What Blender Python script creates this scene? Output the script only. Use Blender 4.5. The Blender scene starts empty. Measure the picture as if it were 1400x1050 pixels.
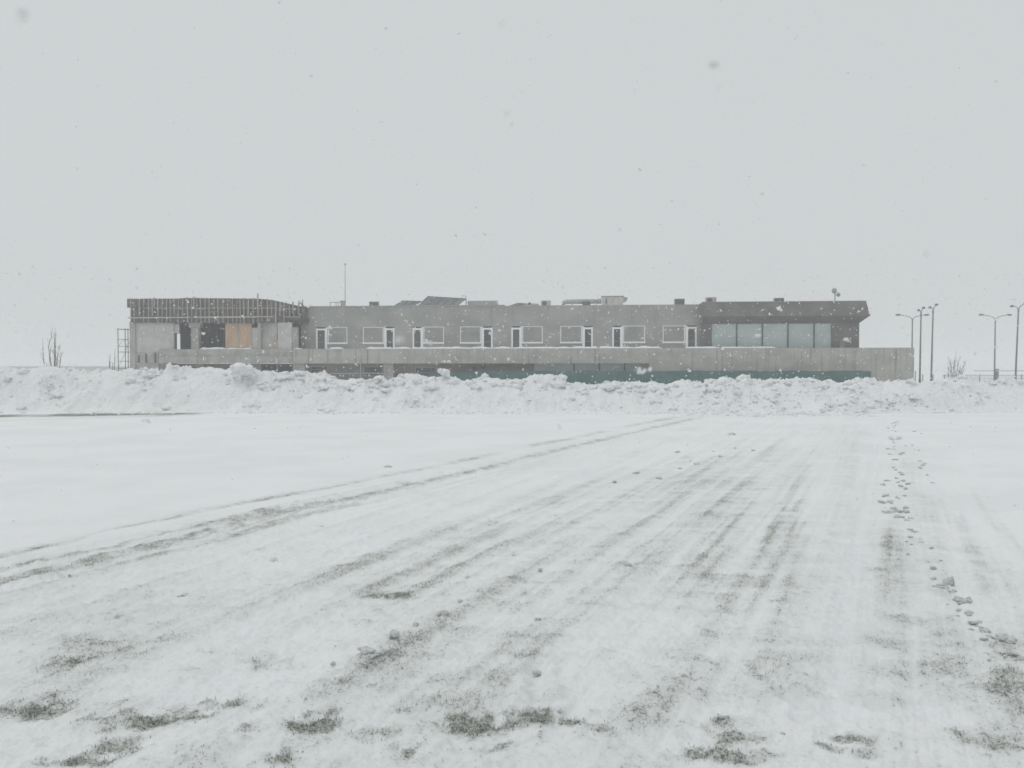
import bpy, bmesh, math, random
import numpy as np
from mathutils import Vector, Matrix, Euler
random.seed(7)
C = bpy.context.scene.collection
scene = bpy.context.scene
F = 1057.0                       # focal length of the phone camera in photograph pixels
CAMH = 1.6
TH = math.atan(22.0 / F)         # the camera looks down a little

# ------------------------------------------------------------------ measuring
def ray(px, py):
    cx, cy = (px - 700.0) / F, (525.0 - py) / F
    return Vector((cx, math.cos(TH) + cy * math.sin(TH), -math.sin(TH) + cy * math.cos(TH)))
def P(px, py, Y):
    d = ray(px, py); t = Y / d.y
    return Vector((d.x * t, Y, CAMH + d.z * t))
def G(px, py):
    d = ray(px, py); t = -CAMH / d.z
    return Vector((d.x * t, d.y * t, 0.0))

# ------------------------------------------------------------------ tagging
def tag(o, label=None, cat=None, group=None, kind=None):
    if label: o['label'] = label
    if cat: o['category'] = cat
    if group: o['group'] = group
    if kind: o['kind'] = kind
    return o
def empty(name, loc, rz=0.0):
    o = bpy.data.objects.new(name, None); C.objects.link(o)
    o.location = loc; o.rotation_euler = (0, 0, rz); o.empty_display_size = 0.2
    return o
def copy_tree(o, parent=None):
    c = o.copy(); C.objects.link(c)
    if parent is not None: c.parent = parent
    for ch in list(o.children): copy_tree(ch, c)
    return c

# ------------------------------------------------------------------ mesh builder
class MB:
    def __init__(s): s.v = []; s.f = []
    def add(s, vs, fs):
        n = len(s.v); s.v += [tuple(p) for p in vs]; s.f += [tuple(i + n for i in f) for f in fs]; return s
    def box(s, x0, x1, y0, y1, z0, z1):
        if x0 > x1: x0, x1 = x1, x0
        if z0 > z1: z0, z1 = z1, z0
        return s.add([(x0,y0,z0),(x1,y0,z0),(x1,y1,z0),(x0,y1,z0),(x0,y0,z1),(x1,y0,z1),(x1,y1,z1),(x0,y1,z1)],
                     [(0,3,2,1),(4,5,6,7),(0,1,5,4),(1,2,6,5),(2,3,7,6),(3,0,4,7)])
    def bar(s, a, b, w, d=None):
        a = Vector(a); b = Vector(b); d = d or w; t = (b - a).normalized()
        up = Vector((0, 0, 1)) if abs(t.z) < 0.9 else Vector((0, 1, 0))
        x = t.cross(up).normalized() * (w / 2); y = x.normalized().cross(t).normalized() * (d / 2)
        vs = [a - x - y, a + x - y, a + x + y, a - x + y, b - x - y, b + x - y, b + x + y, b - x + y]
        return s.add(vs, [(0,3,2,1),(4,5,6,7),(0,1,5,4),(1,2,6,5),(2,3,7,6),(3,0,4,7)])
    def tube(s, pts, r, n=8, cap=True):
        pts = [Vector(p) for p in pts]
        rs = r if isinstance(r, (list, tuple)) else [r] * len(pts)
        base = len(s.v); vs = []; fs = []
        for i, p in enumerate(pts):
            t = (pts[min(i + 1, len(pts) - 1)] - pts[max(i - 1, 0)]).normalized()
            up = Vector((0, 0, 1)) if abs(t.z) < 0.9 else Vector((1, 0, 0))
            x = t.cross(up).normalized(); y = t.cross(x).normalized()
            for k in range(n):
                a = 2 * math.pi * k / n
                vs.append(p + (x * math.cos(a) + y * math.sin(a)) * rs[i])
        for i in range(len(pts) - 1):
            for k in range(n):
                k2 = (k + 1) % n
                fs.append((i * n + k, i * n + k2, (i + 1) * n + k2, (i + 1) * n + k))
        if cap:
            fs.append(tuple(range(n - 1, -1, -1))); m = (len(pts) - 1) * n; fs.append(tuple(m + k for k in range(n)))
        return s.add(vs, fs)
    def ellip(s, c, r, n=10, m=6):
        vs = []; fs = []
        for i in range(m + 1):
            ph = math.pi * i / m
            for k in range(n):
                a = 2 * math.pi * k / n
                vs.append((c[0] + r[0] * math.sin(ph) * math.cos(a), c[1] + r[1] * math.sin(ph) * math.sin(a), c[2] + r[2] * math.cos(ph)))
        for i in range(m):
            for k in range(n):
                k2 = (k + 1) % n
                fs.append((i * n + k, (i + 1) * n + k, (i + 1) * n + k2, i * n + k2))
        return s.add(vs, fs)
    def build(s, name, mat, parent=None, smooth=False, bevel=0.0, loc=None):
        me = bpy.data.meshes.new(name); me.from_pydata(s.v, [], s.f)
        bm = bmesh.new(); bm.from_mesh(me); bmesh.ops.remove_doubles(bm, verts=bm.verts, dist=1e-5)
        bmesh.ops.recalc_face_normals(bm, faces=bm.faces)
        bm.to_mesh(me); bm.free()
        if smooth:
            me.polygons.foreach_set('use_smooth', [True] * len(me.polygons))
        me.materials.append(mat)
        o = bpy.data.objects.new(name, me); C.objects.link(o)
        if parent is not None: o.parent = parent
        if loc is not None: o.location = loc
        if bevel:
            md = o.modifiers.new('bevel', 'BEVEL'); md.width = bevel; md.segments = 1; md.limit_method = 'ANGLE'
        return o

def np_mesh(name, verts, faces, mat, parent=None, smooth=True, attrs=None):
    me = bpy.data.meshes.new(name)
    nv = len(verts); k = faces.shape[1]; nf = len(faces)
    me.vertices.add(nv); me.vertices.foreach_set('co', np.ascontiguousarray(verts, dtype=np.float32).ravel())
    me.loops.add(nf * k); me.loops.foreach_set('vertex_index', np.ascontiguousarray(faces, dtype=np.int32).ravel())
    me.polygons.add(nf); me.polygons.foreach_set('loop_start', np.arange(0, nf * k, k, dtype=np.int32))
    me.polygons.foreach_set('use_smooth', np.full(nf, smooth, dtype=bool))
    for an, av in (attrs or {}).items():
        at = me.attributes.new(an, 'FLOAT', 'POINT'); at.data.foreach_set('value', av.astype(np.float32).ravel())
    me.update(calc_edges=True); me.validate()
    me.materials.append(mat)
    o = bpy.data.objects.new(name, me); C.objects.link(o)
    if parent is not None: o.parent = parent
    return o

# ------------------------------------------------------------------ noise in numpy
def h2(ix, iy, seed):
    a = (ix.astype(np.int64) * 374761393 + iy.astype(np.int64) * 668265263 + seed * 1274126177) & 0xFFFFFFFF
    a = ((a ^ (a >> 13)) * 1274126177) & 0xFFFFFFFF
    a = ((a ^ (a >> 16)) * 2246822519) & 0xFFFFFFFF
    a = a ^ (a >> 15)
    return (a & 0xFFFFFF) / float(0x1000000)
def perlin(x, y, seed=0):
    x0 = np.floor(x); y0 = np.floor(y); fx = x - x0; fy = y - y0
    ux = fx * fx * fx * (fx * (fx * 6 - 15) + 10); uy = fy * fy * fy * (fy * (fy * 6 - 15) + 10)
    def g(ox, oy):
        a = h2(x0 + ox, y0 + oy, seed) * 2 * np.pi
        return np.cos(a) * (fx - ox) + np.sin(a) * (fy - oy)
    return ((g(0,0) * (1 - ux) + g(1,0) * ux) * (1 - uy) + (g(0,1) * (1 - ux) + g(1,1) * ux) * uy) * 1.5
def fbm(x, y, seed=0, octv=4, gain=0.5):
    r = 0; a = 1.0; t = 0
    for i in range(octv):
        r = r + a * perlin(x * 2 ** i, y * 2 ** i, seed + i * 17); t += a; a *= gain
    return r / t * 1.4
def worley(x, y, seed=0):
    x0 = np.floor(x); y0 = np.floor(y); best = np.full(x.shape, 9.0); cid = np.zeros(x.shape)
    for ox in (-1, 0, 1):
        for oy in (-1, 0, 1):
            cx = x0 + ox; cy = y0 + oy
            px = cx + h2(cx, cy, seed); py = cy + h2(cx, cy, seed + 5)
            d = np.hypot(px - x, py - y); m = d < best
            best = np.where(m, d, best); cid = np.where(m, h2(cx, cy, seed + 11), cid)
    return best, cid
def sstep(a, b, x):
    t = np.clip((x - a) / (b - a), 0, 1); return t * t * (3 - 2 * t)

# ------------------------------------------------------------------ materials
def new_mat(name):
    m = bpy.data.materials.new(name); m.use_nodes = True
    nt = m.node_tree; b = nt.nodes['Principled BSDF']
    return m, nt, b
def N(nt, t, **kw):
    n = nt.nodes.new(t)
    for k, v in kw.items():
        if k in n.inputs: n.inputs[k].default_value = v
        else: setattr(n, k, v)
    return n
def mapping(nt, scale):
    tc = N(nt, 'ShaderNodeTexCoord'); mp = N(nt, 'ShaderNodeMapping'); mp.inputs['Scale'].default_value = scale
    nt.links.new(tc.outputs['Object'], mp.inputs['Vector']); return mp
def mix(nt, fac, a, b):
    m = N(nt, 'ShaderNodeMix', data_type='RGBA')
    for src, idx in ((fac, 0), (a, 6), (b, 7)):
        if isinstance(src, (int, float)): m.inputs[idx].default_value = src
        elif isinstance(src, tuple): m.inputs[idx].default_value = (*src, 1) if len(src) == 3 else src
        else: nt.links.new(src, m.inputs[idx])
    return m.outputs[2]
def ramp(nt, src, lo, hi):
    r = N(nt, 'ShaderNodeMapRange', interpolation_type='SMOOTHSTEP'); r.inputs[1].default_value = lo; r.inputs[2].default_value = hi
    nt.links.new(src, r.inputs[0]); return r.outputs[0]
def surf(name, c1, c2, scale=(1,1,1), rough=0.8, detail=6, streak=None, streak_col=None, bump=0.0, bump_scale=20, metal=0.0, lo=0.35, hi=0.65):
    m, nt, b = new_mat(name)
    mp = mapping(nt, scale); n = N(nt, 'ShaderNodeTexNoise', Scale=1.0, Detail=detail, Roughness=0.6)
    nt.links.new(mp.outputs[0], n.inputs['Vector'])
    col = mix(nt, ramp(nt, n.outputs[0], lo, hi), c1, c2)
    if streak:
        mp2 = mapping(nt, streak); n2 = N(nt, 'ShaderNodeTexNoise', Scale=1.0, Detail=5, Roughness=0.65)
        nt.links.new(mp2.outputs[0], n2.inputs['Vector'])
        col = mix(nt, ramp(nt, n2.outputs[0], 0.52, 0.75), col, streak_col)
    nt.links.new(col, b.inputs['Base Color'])
    b.inputs['Roughness'].default_value = rough; b.inputs['Metallic'].default_value = metal
    if bump:
        mp3 = mapping(nt, (bump_scale,) * 3); n3 = N(nt, 'ShaderNodeTexNoise', Scale=1.0, Detail=6)
        nt.links.new(mp3.outputs[0], n3.inputs['Vector'])
        bp = N(nt, 'ShaderNodeBump', Strength=bump, Distance=0.02)
        nt.links.new(n3.outputs[0], bp.inputs['Height']); nt.links.new(bp.outputs[0], b.inputs['Normal'])
    return m
def glass(name, c1, c2, rough, scale=(0.6,0.6,0.4)):
    m = surf(name, c1, c2, scale, rough, 3); return m

SNOW = (0.84, 0.85, 0.858)
M = {}
M['render']   = surf('grey_render', (0.295,0.288,0.270), (0.375,0.367,0.347), (0.35,0.35,0.6), 0.9, 7, (1.3,1.3,0.16), (0.245,0.238,0.222), 0.2, 25)
M['concrete'] = surf('cast_concrete', (0.36,0.352,0.325), (0.455,0.443,0.41), (0.5,0.5,0.9), 0.9, 7, (3.4,3.4,0.14), (0.17,0.165,0.15), 0.25, 18)
M['rawconc']  = surf('raw_concrete', (0.33,0.325,0.30), (0.44,0.43,0.40), (0.9,0.9,0.7), 0.92, 8, (2.0,2.0,0.3), (0.24,0.235,0.215), 0.3, 15)
M['block']    = surf('lime_block', (0.46,0.455,0.43), (0.53,0.525,0.50), (1.2,1.2,2.2), 0.9, 5, (3,3,0.5), (0.40,0.395,0.375), 0.2, 15)
M['brown']    = surf('brown_render', (0.128,0.115,0.112), (0.178,0.162,0.155), (0.6,0.6,0.8), 0.9, 7, (2.5,2.5,0.3), (0.11,0.102,0.102), 0.2, 25)
M['lowwall']  = surf('darker_lower_render', (0.25,0.24,0.225), (0.33,0.32,0.30), (0.4,0.4,0.9), 0.9, 7, (2,2,0.4), (0.2,0.185,0.175), 0.2, 20)  # a tone darker than the upper render
M['brick']    = surf('red_brown_render', (0.20,0.17,0.155), (0.27,0.235,0.215), (0.7,0.7,1.4), 0.9, 7, (0.5,0.5,2.0), (0.33,0.29,0.27), 0.2, 20)
M['white']    = surf('white_frame_paint', (0.86,0.865,0.865), (0.89,0.89,0.89), (3,3,3), 0.45)
M['blind']    = surf('grey_roller_blind', (0.27,0.27,0.255), (0.33,0.325,0.305), (0.8,0.8,1.0), 0.75, 4, (0.6,0.6,9), (0.25,0.25,0.24))
M['blind2']   = surf('varied_grey_blind', (0.24,0.245,0.235), (0.36,0.36,0.345), (0.5,0.5,0.7), 0.5, 4)  # wider range of grey so the panes differ
M['dark']     = glass('dark_glass', (0.035,0.04,0.048), (0.08,0.085,0.09), 0.12)
M['green']    = glass('frosted_green_reflection_glass', (0.42,0.51,0.49), (0.50,0.58,0.56), 0.3, (0.5,0.5,0.9))  # green tint with reflected snow and sky put into the base colour
M['mullion']  = surf('dark_mullion', (0.06,0.065,0.07), (0.09,0.09,0.09), (4,4,4), 0.5)
M['flash']    = surf('sheet_metal_coping', (0.30,0.31,0.31), (0.37,0.37,0.37), (0.5,0.5,0.5), 0.5, 4, metal=0.2)
M['inside']   = surf('raw_interior_painted_dark', (0.07,0.068,0.065), (0.11,0.105,0.10), (0.8,0.8,0.8), 0.95)  # darkness of the enclosed rooms put into the base colour
M['ply']      = surf('orange_plywood', (0.45,0.31,0.20), (0.52,0.38,0.25), (1.0,1.0,0.35), 0.8, 6, (5,5,0.4), (0.34,0.21,0.125))
M['plydirty'] = surf('dirty_plywood', (0.42,0.30,0.21), (0.42,0.38,0.33), (1.4,1.4,1.1), 0.85, 6)
M['boards']   = surf('weathered_form_boards', (0.065,0.058,0.05), (0.155,0.138,0.118), (3.5,3.5,0.35), 0.9, 6, (1.1,1.1,1.6), (0.05,0.045,0.04), 0.3, 12)
M['batten']   = surf('grey_timber_batten', (0.28,0.26,0.235), (0.42,0.40,0.37), (2,2,0.6), 0.9, 5)
M['ledger']   = surf('pale_timber', (0.42,0.40,0.37), (0.52,0.50,0.47), (0.7,2,2), 0.85, 5)
M['steel']    = surf('grey_tube_steel', (0.15,0.155,0.16), (0.22,0.225,0.23), (2,2,2), 0.5, 4, metal=0.3)
M['galv']     = surf('galvanised_pole', (0.17,0.18,0.18), (0.22,0.23,0.23), (2,2,0.5), 0.55, 4, metal=0.2)
M['lamphead'] = surf('grey_lamp_casting', (0.14,0.145,0.15), (0.18,0.185,0.19), (3,3,3), 0.5)
M['acbox']    = surf('off_white_sheet_metal', (0.42,0.42,0.40), (0.50,0.50,0.48), (1.5,1.5,1.5), 0.6)
M['acbeige']  = surf('beige_sheet_metal', (0.50,0.49,0.45), (0.58,0.565,0.52), (1,1,0.6), 0.6)
M['acdark']   = surf('dark_grille', (0.08,0.085,0.085), (0.13,0.13,0.13), (4,4,4), 0.6)
M['duct']     = surf('galvanised_duct', (0.33,0.345,0.35), (0.42,0.43,0.435), (1,1,1), 0.5, 4, metal=0.3)
M['solar']    = surf('grey_collector_glass', (0.13,0.135,0.14), (0.19,0.195,0.20), (0.8,0.8,0.8), 0.7)
M['net']      = surf('green_windbreak_net', (0.036,0.098,0.092), (0.06,0.138,0.13), (0.5,0.5,1.2), 0.95, 6, (3,3,0.5), (0.04,0.082,0.075))
M['bark']     = surf('bare_bark', (0.10,0.085,0.075), (0.17,0.15,0.135), (4,4,1), 0.9, 4)
M['fence']    = surf('pale_grey_wire', (0.30,0.32,0.33), (0.36,0.38,0.39), (2,2,2), 0.6)
M['far']      = surf('far_scrub', (0.10,0.11,0.105), (0.17,0.175,0.165), (0.02,0.02,0.3), 0.95, 5)
M['grass']    = surf('short_winter_grass', (0.10,0.106,0.08), (0.30,0.30,0.255), (25,25,25), 0.85, 3)

def snow_mat(name, dirt_shade=0.0, bump=0.5, bscale=14, dist=0.03, c1=SNOW, c2=(0.80, 0.812, 0.822), dsc=2.6):
    m, nt, b = new_mat(name)
    mp = mapping(nt, (1,1,1))
    n = N(nt, 'ShaderNodeTexNoise', Scale=0.9, Detail=7, Roughness=0.62); nt.links.new(mp.outputs[0], n.inputs['Vector'])
    col = mix(nt, ramp(nt, n.outputs[0], 0.4, 0.62), c1, c2)
    if dirt_shade:  # grey noise mixes real dirt with shade painted into the colour
        n2 = N(nt, 'ShaderNodeTexNoise', Scale=dsc, Detail=9, Roughness=0.72); nt.links.new(mp.outputs[0], n2.inputs['Vector'])
        col = mix(nt, ramp(nt, n2.outputs[0], 0.53 if dsc > 5 else 0.565, 0.78), col, (0.83 - dirt_shade, 0.83 - dirt_shade, 0.82 - dirt_shade))
    nt.links.new(col, b.inputs['Base Color']); b.inputs['Roughness'].default_value = 0.75
    b.inputs['Specular IOR Level'].default_value = 0.25
    n3 = N(nt, 'ShaderNodeTexNoise', Scale=bscale, Detail=8, Roughness=0.6); nt.links.new(mp.outputs[0], n3.inputs['Vector'])
    bp = N(nt, 'ShaderNodeBump', Strength=bump, Distance=dist)
    nt.links.new(n3.outputs[0], bp.inputs['Height']); nt.links.new(bp.outputs[0], b.inputs['Normal'])
    return m
M['bank'] = snow_mat('ploughed_snow', 0.42, 0.9, 9, 0.06)  # grey patches stand for dirt and for shaded hollows between lumps
M['clod'] = snow_mat('snow_clod', 0.34, 0.9, 24, 0.02)
M['dirtshadeclod'] = snow_mat('dirt_shade_snow_clod', 0.55, 1.0, 40, 0.02, (0.72, 0.73, 0.725), (0.52, 0.53, 0.515), 12.0)  # greyer base holds both dirt and the shade on the clods
M['cap'] = snow_mat('snow_cap', 0.0, 0.2, 12)
# falling flakes: bright, light passes through them
mf, nt, b = new_mat('snow_flake'); b.inputs['Base Color'].default_value = (0.985, 0.985, 0.985, 1); b.inputs['Roughness'].default_value = 0.7
tr = N(nt, 'ShaderNodeBsdfTranslucent'); tr.inputs[0].default_value = (0.985, 0.985, 0.985, 1)
ms = N(nt, 'ShaderNodeMixShader'); ms.inputs[0].default_value = 0.5
nt.links.new(b.outputs[0], ms.inputs[1]); nt.links.new(tr.outputs[0], ms.inputs[2])
nt.links.new(ms.outputs[0], nt.nodes['Material Output'].inputs[0]); M['flake'] = mf
# ground: snow of uneven thickness over short grass; attribute 'thin' says how worn the cover is
mg, nt, b = new_mat('snow_over_turf')
mp = mapping(nt, (1,1,1))
at = N(nt, 'ShaderNodeAttribute', attribute_name='thin')
nA = N(nt, 'ShaderNodeTexNoise', Scale=28.0, Detail=8, Roughness=0.75); nt.links.new(mp.outputs[0], nA.inputs['Vector'])
nB = N(nt, 'ShaderNodeTexNoise', Scale=4.0, Detail=6, Roughness=0.65); nt.links.new(mp.outputs[0], nB.inputs['Vector'])
nC = N(nt, 'ShaderNodeTexNoise', Scale=0.5, Detail=5, Roughness=0.6); nt.links.new(mp.outputs[0], nC.inputs['Vector'])
def MA(op, a, b_):
    n = N(nt, 'ShaderNodeMath', operation=op)
    for i, s in enumerate((a, b_)):
        if isinstance(s, (int, float)): n.inputs[i].default_value = s
        else: nt.links.new(s, n.inputs[i])
    return n.outputs[0]
mpd = mapping(nt, (0.7, 1.25, 1)); nD = N(nt, 'ShaderNodeTexNoise', Scale=95.0, Detail=5, Roughness=0.7); nt.links.new(mpd.outputs[0], nD.inputs['Vector'])
s1 = MA('ADD', MA('MULTIPLY', MA('SUBTRACT', nA.outputs[0], 0.5), 2.1), MA('MULTIPLY', MA('SUBTRACT', nD.outputs[0], 0.5), 2.6))
s2 = MA('MULTIPLY', MA('SUBTRACT', nB.outputs[0], 0.5), 1.0)
tot = MA('ADD', MA('ADD', at.outputs['Fac'], s1), s2)
cov = ramp(nt, tot, 0.56, 1.12)
snowc = mix(nt, ramp(nt, nC.outputs[0], 0.4, 0.62), SNOW, (0.80, 0.812, 0.82))
snowc = mix(nt, ramp(nt, MA('ADD', at.outputs['Fac'], MA('MULTIPLY', s2, 0.35)), 0.08, 0.9), snowc, (0.57, 0.59, 0.565))   # thin snow lets the turf show through
nG = N(nt, 'ShaderNodeTexNoise', Scale=90.0, Detail=4); nt.links.new(mp.outputs[0], nG.inputs['Vector'])
grassc = mix(nt, ramp(nt, nG.outputs[0], 0.4, 0.6), (0.13,0.135,0.11), (0.37,0.375,0.34))
nt.links.new(mix(nt, cov, snowc, grassc), b.inputs['Base Color'])
b.inputs['Roughness'].default_value = 0.8; b.inputs['Specular IOR Level'].default_value = 0.2
bp = N(nt, 'ShaderNodeBump', Strength=0.5, Distance=0.018)
hgt = MA('SUBTRACT', MA('ADD', MA('MULTIPLY', nA.outputs[0], 0.9), MA('MULTIPLY', nD.outputs[0], 0.35)), MA('MULTIPLY', cov, 0.5))
nt.links.new(hgt, bp.inputs['Height']); nt.links.new(bp.outputs[0], b.inputs['Normal'])
M['ground'] = mg

# ------------------------------------------------------------------ camera, sky, sun, air
cam = bpy.data.cameras.new('camera'); co = bpy.data.objects.new('camera', cam); C.objects.link(co)
cam.sensor_width = 36.0; cam.lens = F / 1400 * 36.0; cam.clip_start = 0.05; cam.clip_end = 5000
co.location = (0, 0, CAMH); co.rotation_euler = (math.pi / 2 - TH, 0, 0); scene.camera = co
cam.dof.use_dof = True; cam.dof.focus_distance = 60.0; cam.dof.aperture_fstop = 8.0
SUN_EL, SUN_AZ = math.radians(66), math.radians(265)     # behind the cloud, high on the left
w = bpy.data.worlds.new('World'); scene.world = w; w.use_nodes = True
wn = w.node_tree; bg = wn.nodes['Background']
sky = wn.nodes.new('ShaderNodeTexSky'); sky.sky_type = 'NISHITA'; sky.sun_disc = False
sky.sun_elevation = SUN_EL; sky.sun_rotation = SUN_AZ; sky.dust_density = 6.0; sky.air_density = 1.0; sky.ozone_density = 1.0
hs = wn.nodes.new('ShaderNodeHueSaturation'); hs.inputs['Saturation'].default_value = 0.12
wn.links.new(sky.outputs[0], hs.inputs['Color'])
cl = wn.nodes.new('ShaderNodeMix'); cl.data_type = 'RGBA'; cl.inputs[0].default_value = 0.93       # closed cloud cover
cl.inputs[7].default_value = (6.30, 6.60, 6.70, 1)
wn.links.new(hs.outputs[0], cl.inputs[6]); wn.links.new(cl.outputs[2], bg.inputs[0])
bg.inputs[1].default_value = 0.1
sl = bpy.data.lights.new('sun', 'SUN'); sl.energy = 0.6; sl.angle = math.radians(40); sl.color = (1.0, 0.985, 0.96)
so = bpy.data.objects.new('sun', sl); C.objects.link(so)
so.rotation_euler = Vector((math.sin(SUN_AZ) * math.cos(SUN_EL), math.cos(SUN_AZ) * math.cos(SUN_EL), math.sin(SUN_EL))).to_track_quat('Z', 'Y').to_euler()
so.location = (0, 40, 60)
HZ = 1150.0
hz = MB().box(-HZ, HZ, -150, HZ, -1.2, 14.5)
hm = bpy.data.materials.new('snowy_air'); hm.use_nodes = True; hn = hm.node_tree
hn.nodes.remove(hn.nodes['Principled BSDF'])
pv = hn.nodes.new('ShaderNodeVolumePrincipled'); pv.inputs['Color'].default_value = (0.96, 0.97, 0.975, 1); pv.inputs['Density'].default_value = 0.0025
hn.links.new(pv.outputs[0], hn.nodes['Material Output'].inputs['Volume'])
ho = hz.build('haze', hm); tag(ho, kind='stuff')
scene.view_settings.view_transform = 'Standard'; scene.view_settings.look = 'None'; scene.view_settings.exposure = 0.0; scene.view_settings.gamma = 1.0
cy = scene.cycles; cy.use_denoising = True; cy.max_bounces = 6; cy.diffuse_bounces = 4; cy.volume_bounces = 2; cy.transparent_max_bounces = 8
cy.filter_width = 1.6
try: cy.volume_step_rate = 10.0
except Exception: pass

# ------------------------------------------------------------------ ground
def poly(pts): return [(G(a, b).x, G(a, b).y) for a, b in pts]
def seg_dist(X, Y, pl):
    """distance, signed side, and running length along a polyline"""
    best = np.full(X.shape, 1e9); run = np.zeros(X.shape); sgn = np.zeros(X.shape); L = 0.0
    for (ax, ay), (bx, by) in zip(pl[:-1], pl[1:]):
        dx, dy = bx - ax, by - ay; l = math.hypot(dx, dy)
        t = np.clip(((X - ax) * dx + (Y - ay) * dy) / (l * l), 0, 1)
        ex = X - ax - t * dx; ey = Y - ay - t * dy; d = np.hypot(ex, ey); m = d < best
        best = np.where(m, d, best); run = np.where(m, L + t * l, run); sgn = np.where(m, np.sign(dx * ey - dy * ex), sgn); L += l
    return best, sgn, run
RUT  = poly([(-260,850),(0,795),(100,770),(250,737),(400,697),(500,677),(600,655),(720,625),(860,592),(960,570),(1010,557)])
RUT2 = poly([(-260,832),(0,778),(150,744),(300,715),(450,683),(560,660)])
RUT3 = poly([(-260,800),(0,762),(130,728),(330,690),(450,668),(700,616),(850,585),(940,568)])
EDGE = poly([(1190,566),(1232,595),(1310,640),(1350,700),(1400,752),(1520,860),(1700,1040)])
WEAR = [  # worn bands left by the plough and its tyres: polyline, half width in m, strength at each point
 (poly([(20,960),(130,895),(280,845),(400,802),(560,742),(700,702),(850,652),(1000,608),(1090,578)]), .30, [.34,.40,.30,.36,.26,.20,.16,.14,.08]),
 (poly([(330,910),(430,862),(520,818),(600,782),(700,738),(800,702),(900,668),(1000,625),(1100,580)]), .34, [.14,.22,.48,.44,.36,.28,.30,.24,.10]),
 (poly([(500,935),(600,870),(660,830),(780,762),(850,720),(960,660),(1060,600)]), .26, [.08,.12,.20,.44,.38,.28,.10]),
 (poly([(640,960),(720,890),(800,830),(860,782),(930,722),(1010,652),(1100,582)]), .24, [.16,.28,.28,.32,.34,.24,.10]),
 (poly([(930,990),(950,900),(962,830),(975,780),(990,730),(1030,660),(1090,600)]), .26, [.05,.14,.24,.40,.40,.20,.05]),
 (poly([(1035,900),(1045,800),(1055,730),(1066,695),(1085,650),(1120,600)]), .15, [.16,.30,.58,.60,.40,.08]),
 (poly([(1075,840),(1082,760),(1088,700),(1104,650)]), .12, [.18,.44,.50,.2]),
 (poly([(1190,700),(1225,760),(1245,800),(1255,850),(1270,930)]), .22, [.22,.42,.42,.34,.25]),
 (poly([(1275,680),(1300,720),(1335,770),(1385,830),(1440,900)]), .18, [.25,.40,.40,.36,.3]),
 (poly([(1360,1040),(1375,960),(1385,900),(1380,860)]), .12, [.3,.42,.44,.3]),
 (poly([(-120,830),(0,800),(60,786),(130,770),(200,752),(260,738)]), .085, [1.0,1.35,1.2,1.25,1.35,.5]),
 (poly([(-120,800),(0,778),(60,768),(130,752),(200,742)]), .06, [.8,1.0,1.05,.95,.5]),
 (poly([(60,752),(150,725),(230,712),(262,706)]), .07, [.4,.75,.8,.4]),
 (poly([(300,742),(380,715),(450,697),(520,685)]), .10, [.2,.36,.40,.2]),
 (poly([(1310,640),(1350,700),(1400,755),(1480,830)]), .09, [.2,.42,.44,.3]),
]
PATCH = [  # bare patches: x, y, half width, half height (photograph px), strength
 (85,905,55,18,.55),(175,880,80,24,.42),(60,965,55,14,.70),(95,955,40,14,.62),(215,985,75,14,.95),(160,1015,45,13,.98),(300,965,40,9,.80),(100,1038,60,10,.70),
 (350,905,45,12,.55),(440,985,38,15,.92),(330,1000,30,8,.5),(390,1036,34,9,.68),(540,1000,34,9,.62),(565,1022,30,10,.66),(530,812,40,5,.85),(560,965,30,10,.45),
 (690,983,62,12,.98),(640,990,30,6,.8),(745,988,45,9,.95),(700,1015,60,8,.55),(820,1000,40,16,.48),(850,975,50,12,.45),(985,990,25,6,.85),(1012,1008,30,9,.72),
 (960,1030,50,9,.72),(1010,1035,40,9,.66),(1150,1010,20,5,.85),(1185,1016,26,5,.78),(1120,1024,14,4,.75),(1170,1030,30,8,.5),(1330,1005,40,12,.55),(1360,1015,40,14,.6),(1050,915,30,14,.5),
 (1392,895,12,26,.45),(870,915,60,14,.28),(980,745,22,30,.30),(1055,715,12,24,.25)]
FEET = [(735,912),(731,920),(737,930),(733,940),(738,948),(726,953),(722,966),(743,962),(598,690),(1088,918),(1085,935),(1076,955),(1095,965),(1092,905),(1098,985),(1205,970)]
ys = []
y = -120.0
while y < 0: ys.append(y); y += 12
ys += [0.0, 0.8, 1.4, 1.9]
q = 1100.0
yy = []
while True:                       # finer rows near the viewer
    g = G(700, 503 + q - 503 + 0.0) if False else None
    d = CAMH * F / (q - 503.0)
    if d > 60: break
    yy.append(d); q -= 1.15
ys += list(np.arange(19.05, 29, .17)) + yy + [64,70,78,88,100,120,150,200,260,340,450,600,800,1000,1140]
ys = np.array(sorted(ys))
sc = np.concatenate([-np.geomspace(.80, 60, 40)[::-1], np.linspace(-.79, .79, 860), np.geomspace(.80, 60, 40)])
Wd = np.maximum(np.abs(ys) * (ys > 0), 2.2)
X = np.clip(sc[None, :] * Wd[:, None], -1140, 1140); Y = np.repeat(ys[:, None], len(sc), 1)
near = (Y > 1.5) & (Y < 45)
dr, sr, lr = seg_dist(X, Y, RUT); d2, _, _ = seg_dist(X, Y, RUT2); d3, _, _ = seg_dist(X, Y, RUT3); de, se, _ = seg_dist(X, Y, EDGE)
plough = sstep(-0.5, 0.8, -sr * dr) * sstep(-0.3, 0.8, -se * de) * sstep(30, 26, Y)
pos_in = plough
_pts = np.array(WEAR[1][0] + WEAR[2][0] + WEAR[3][0] + WEAR[5][0]); 
_cf = np.polyfit(np.array(WEAR[3][0])[:, 1], np.array(WEAR[3][0])[:, 0], 2)
Yc = np.clip(Y, 1, 30); across = (X - np.polyval(_cf, Yc)) / np.sqrt(1 + np.polyval(np.polyder(_cf), Yc) ** 2) / (0.75 + 0.012 * Yc); lm = Yc
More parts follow.
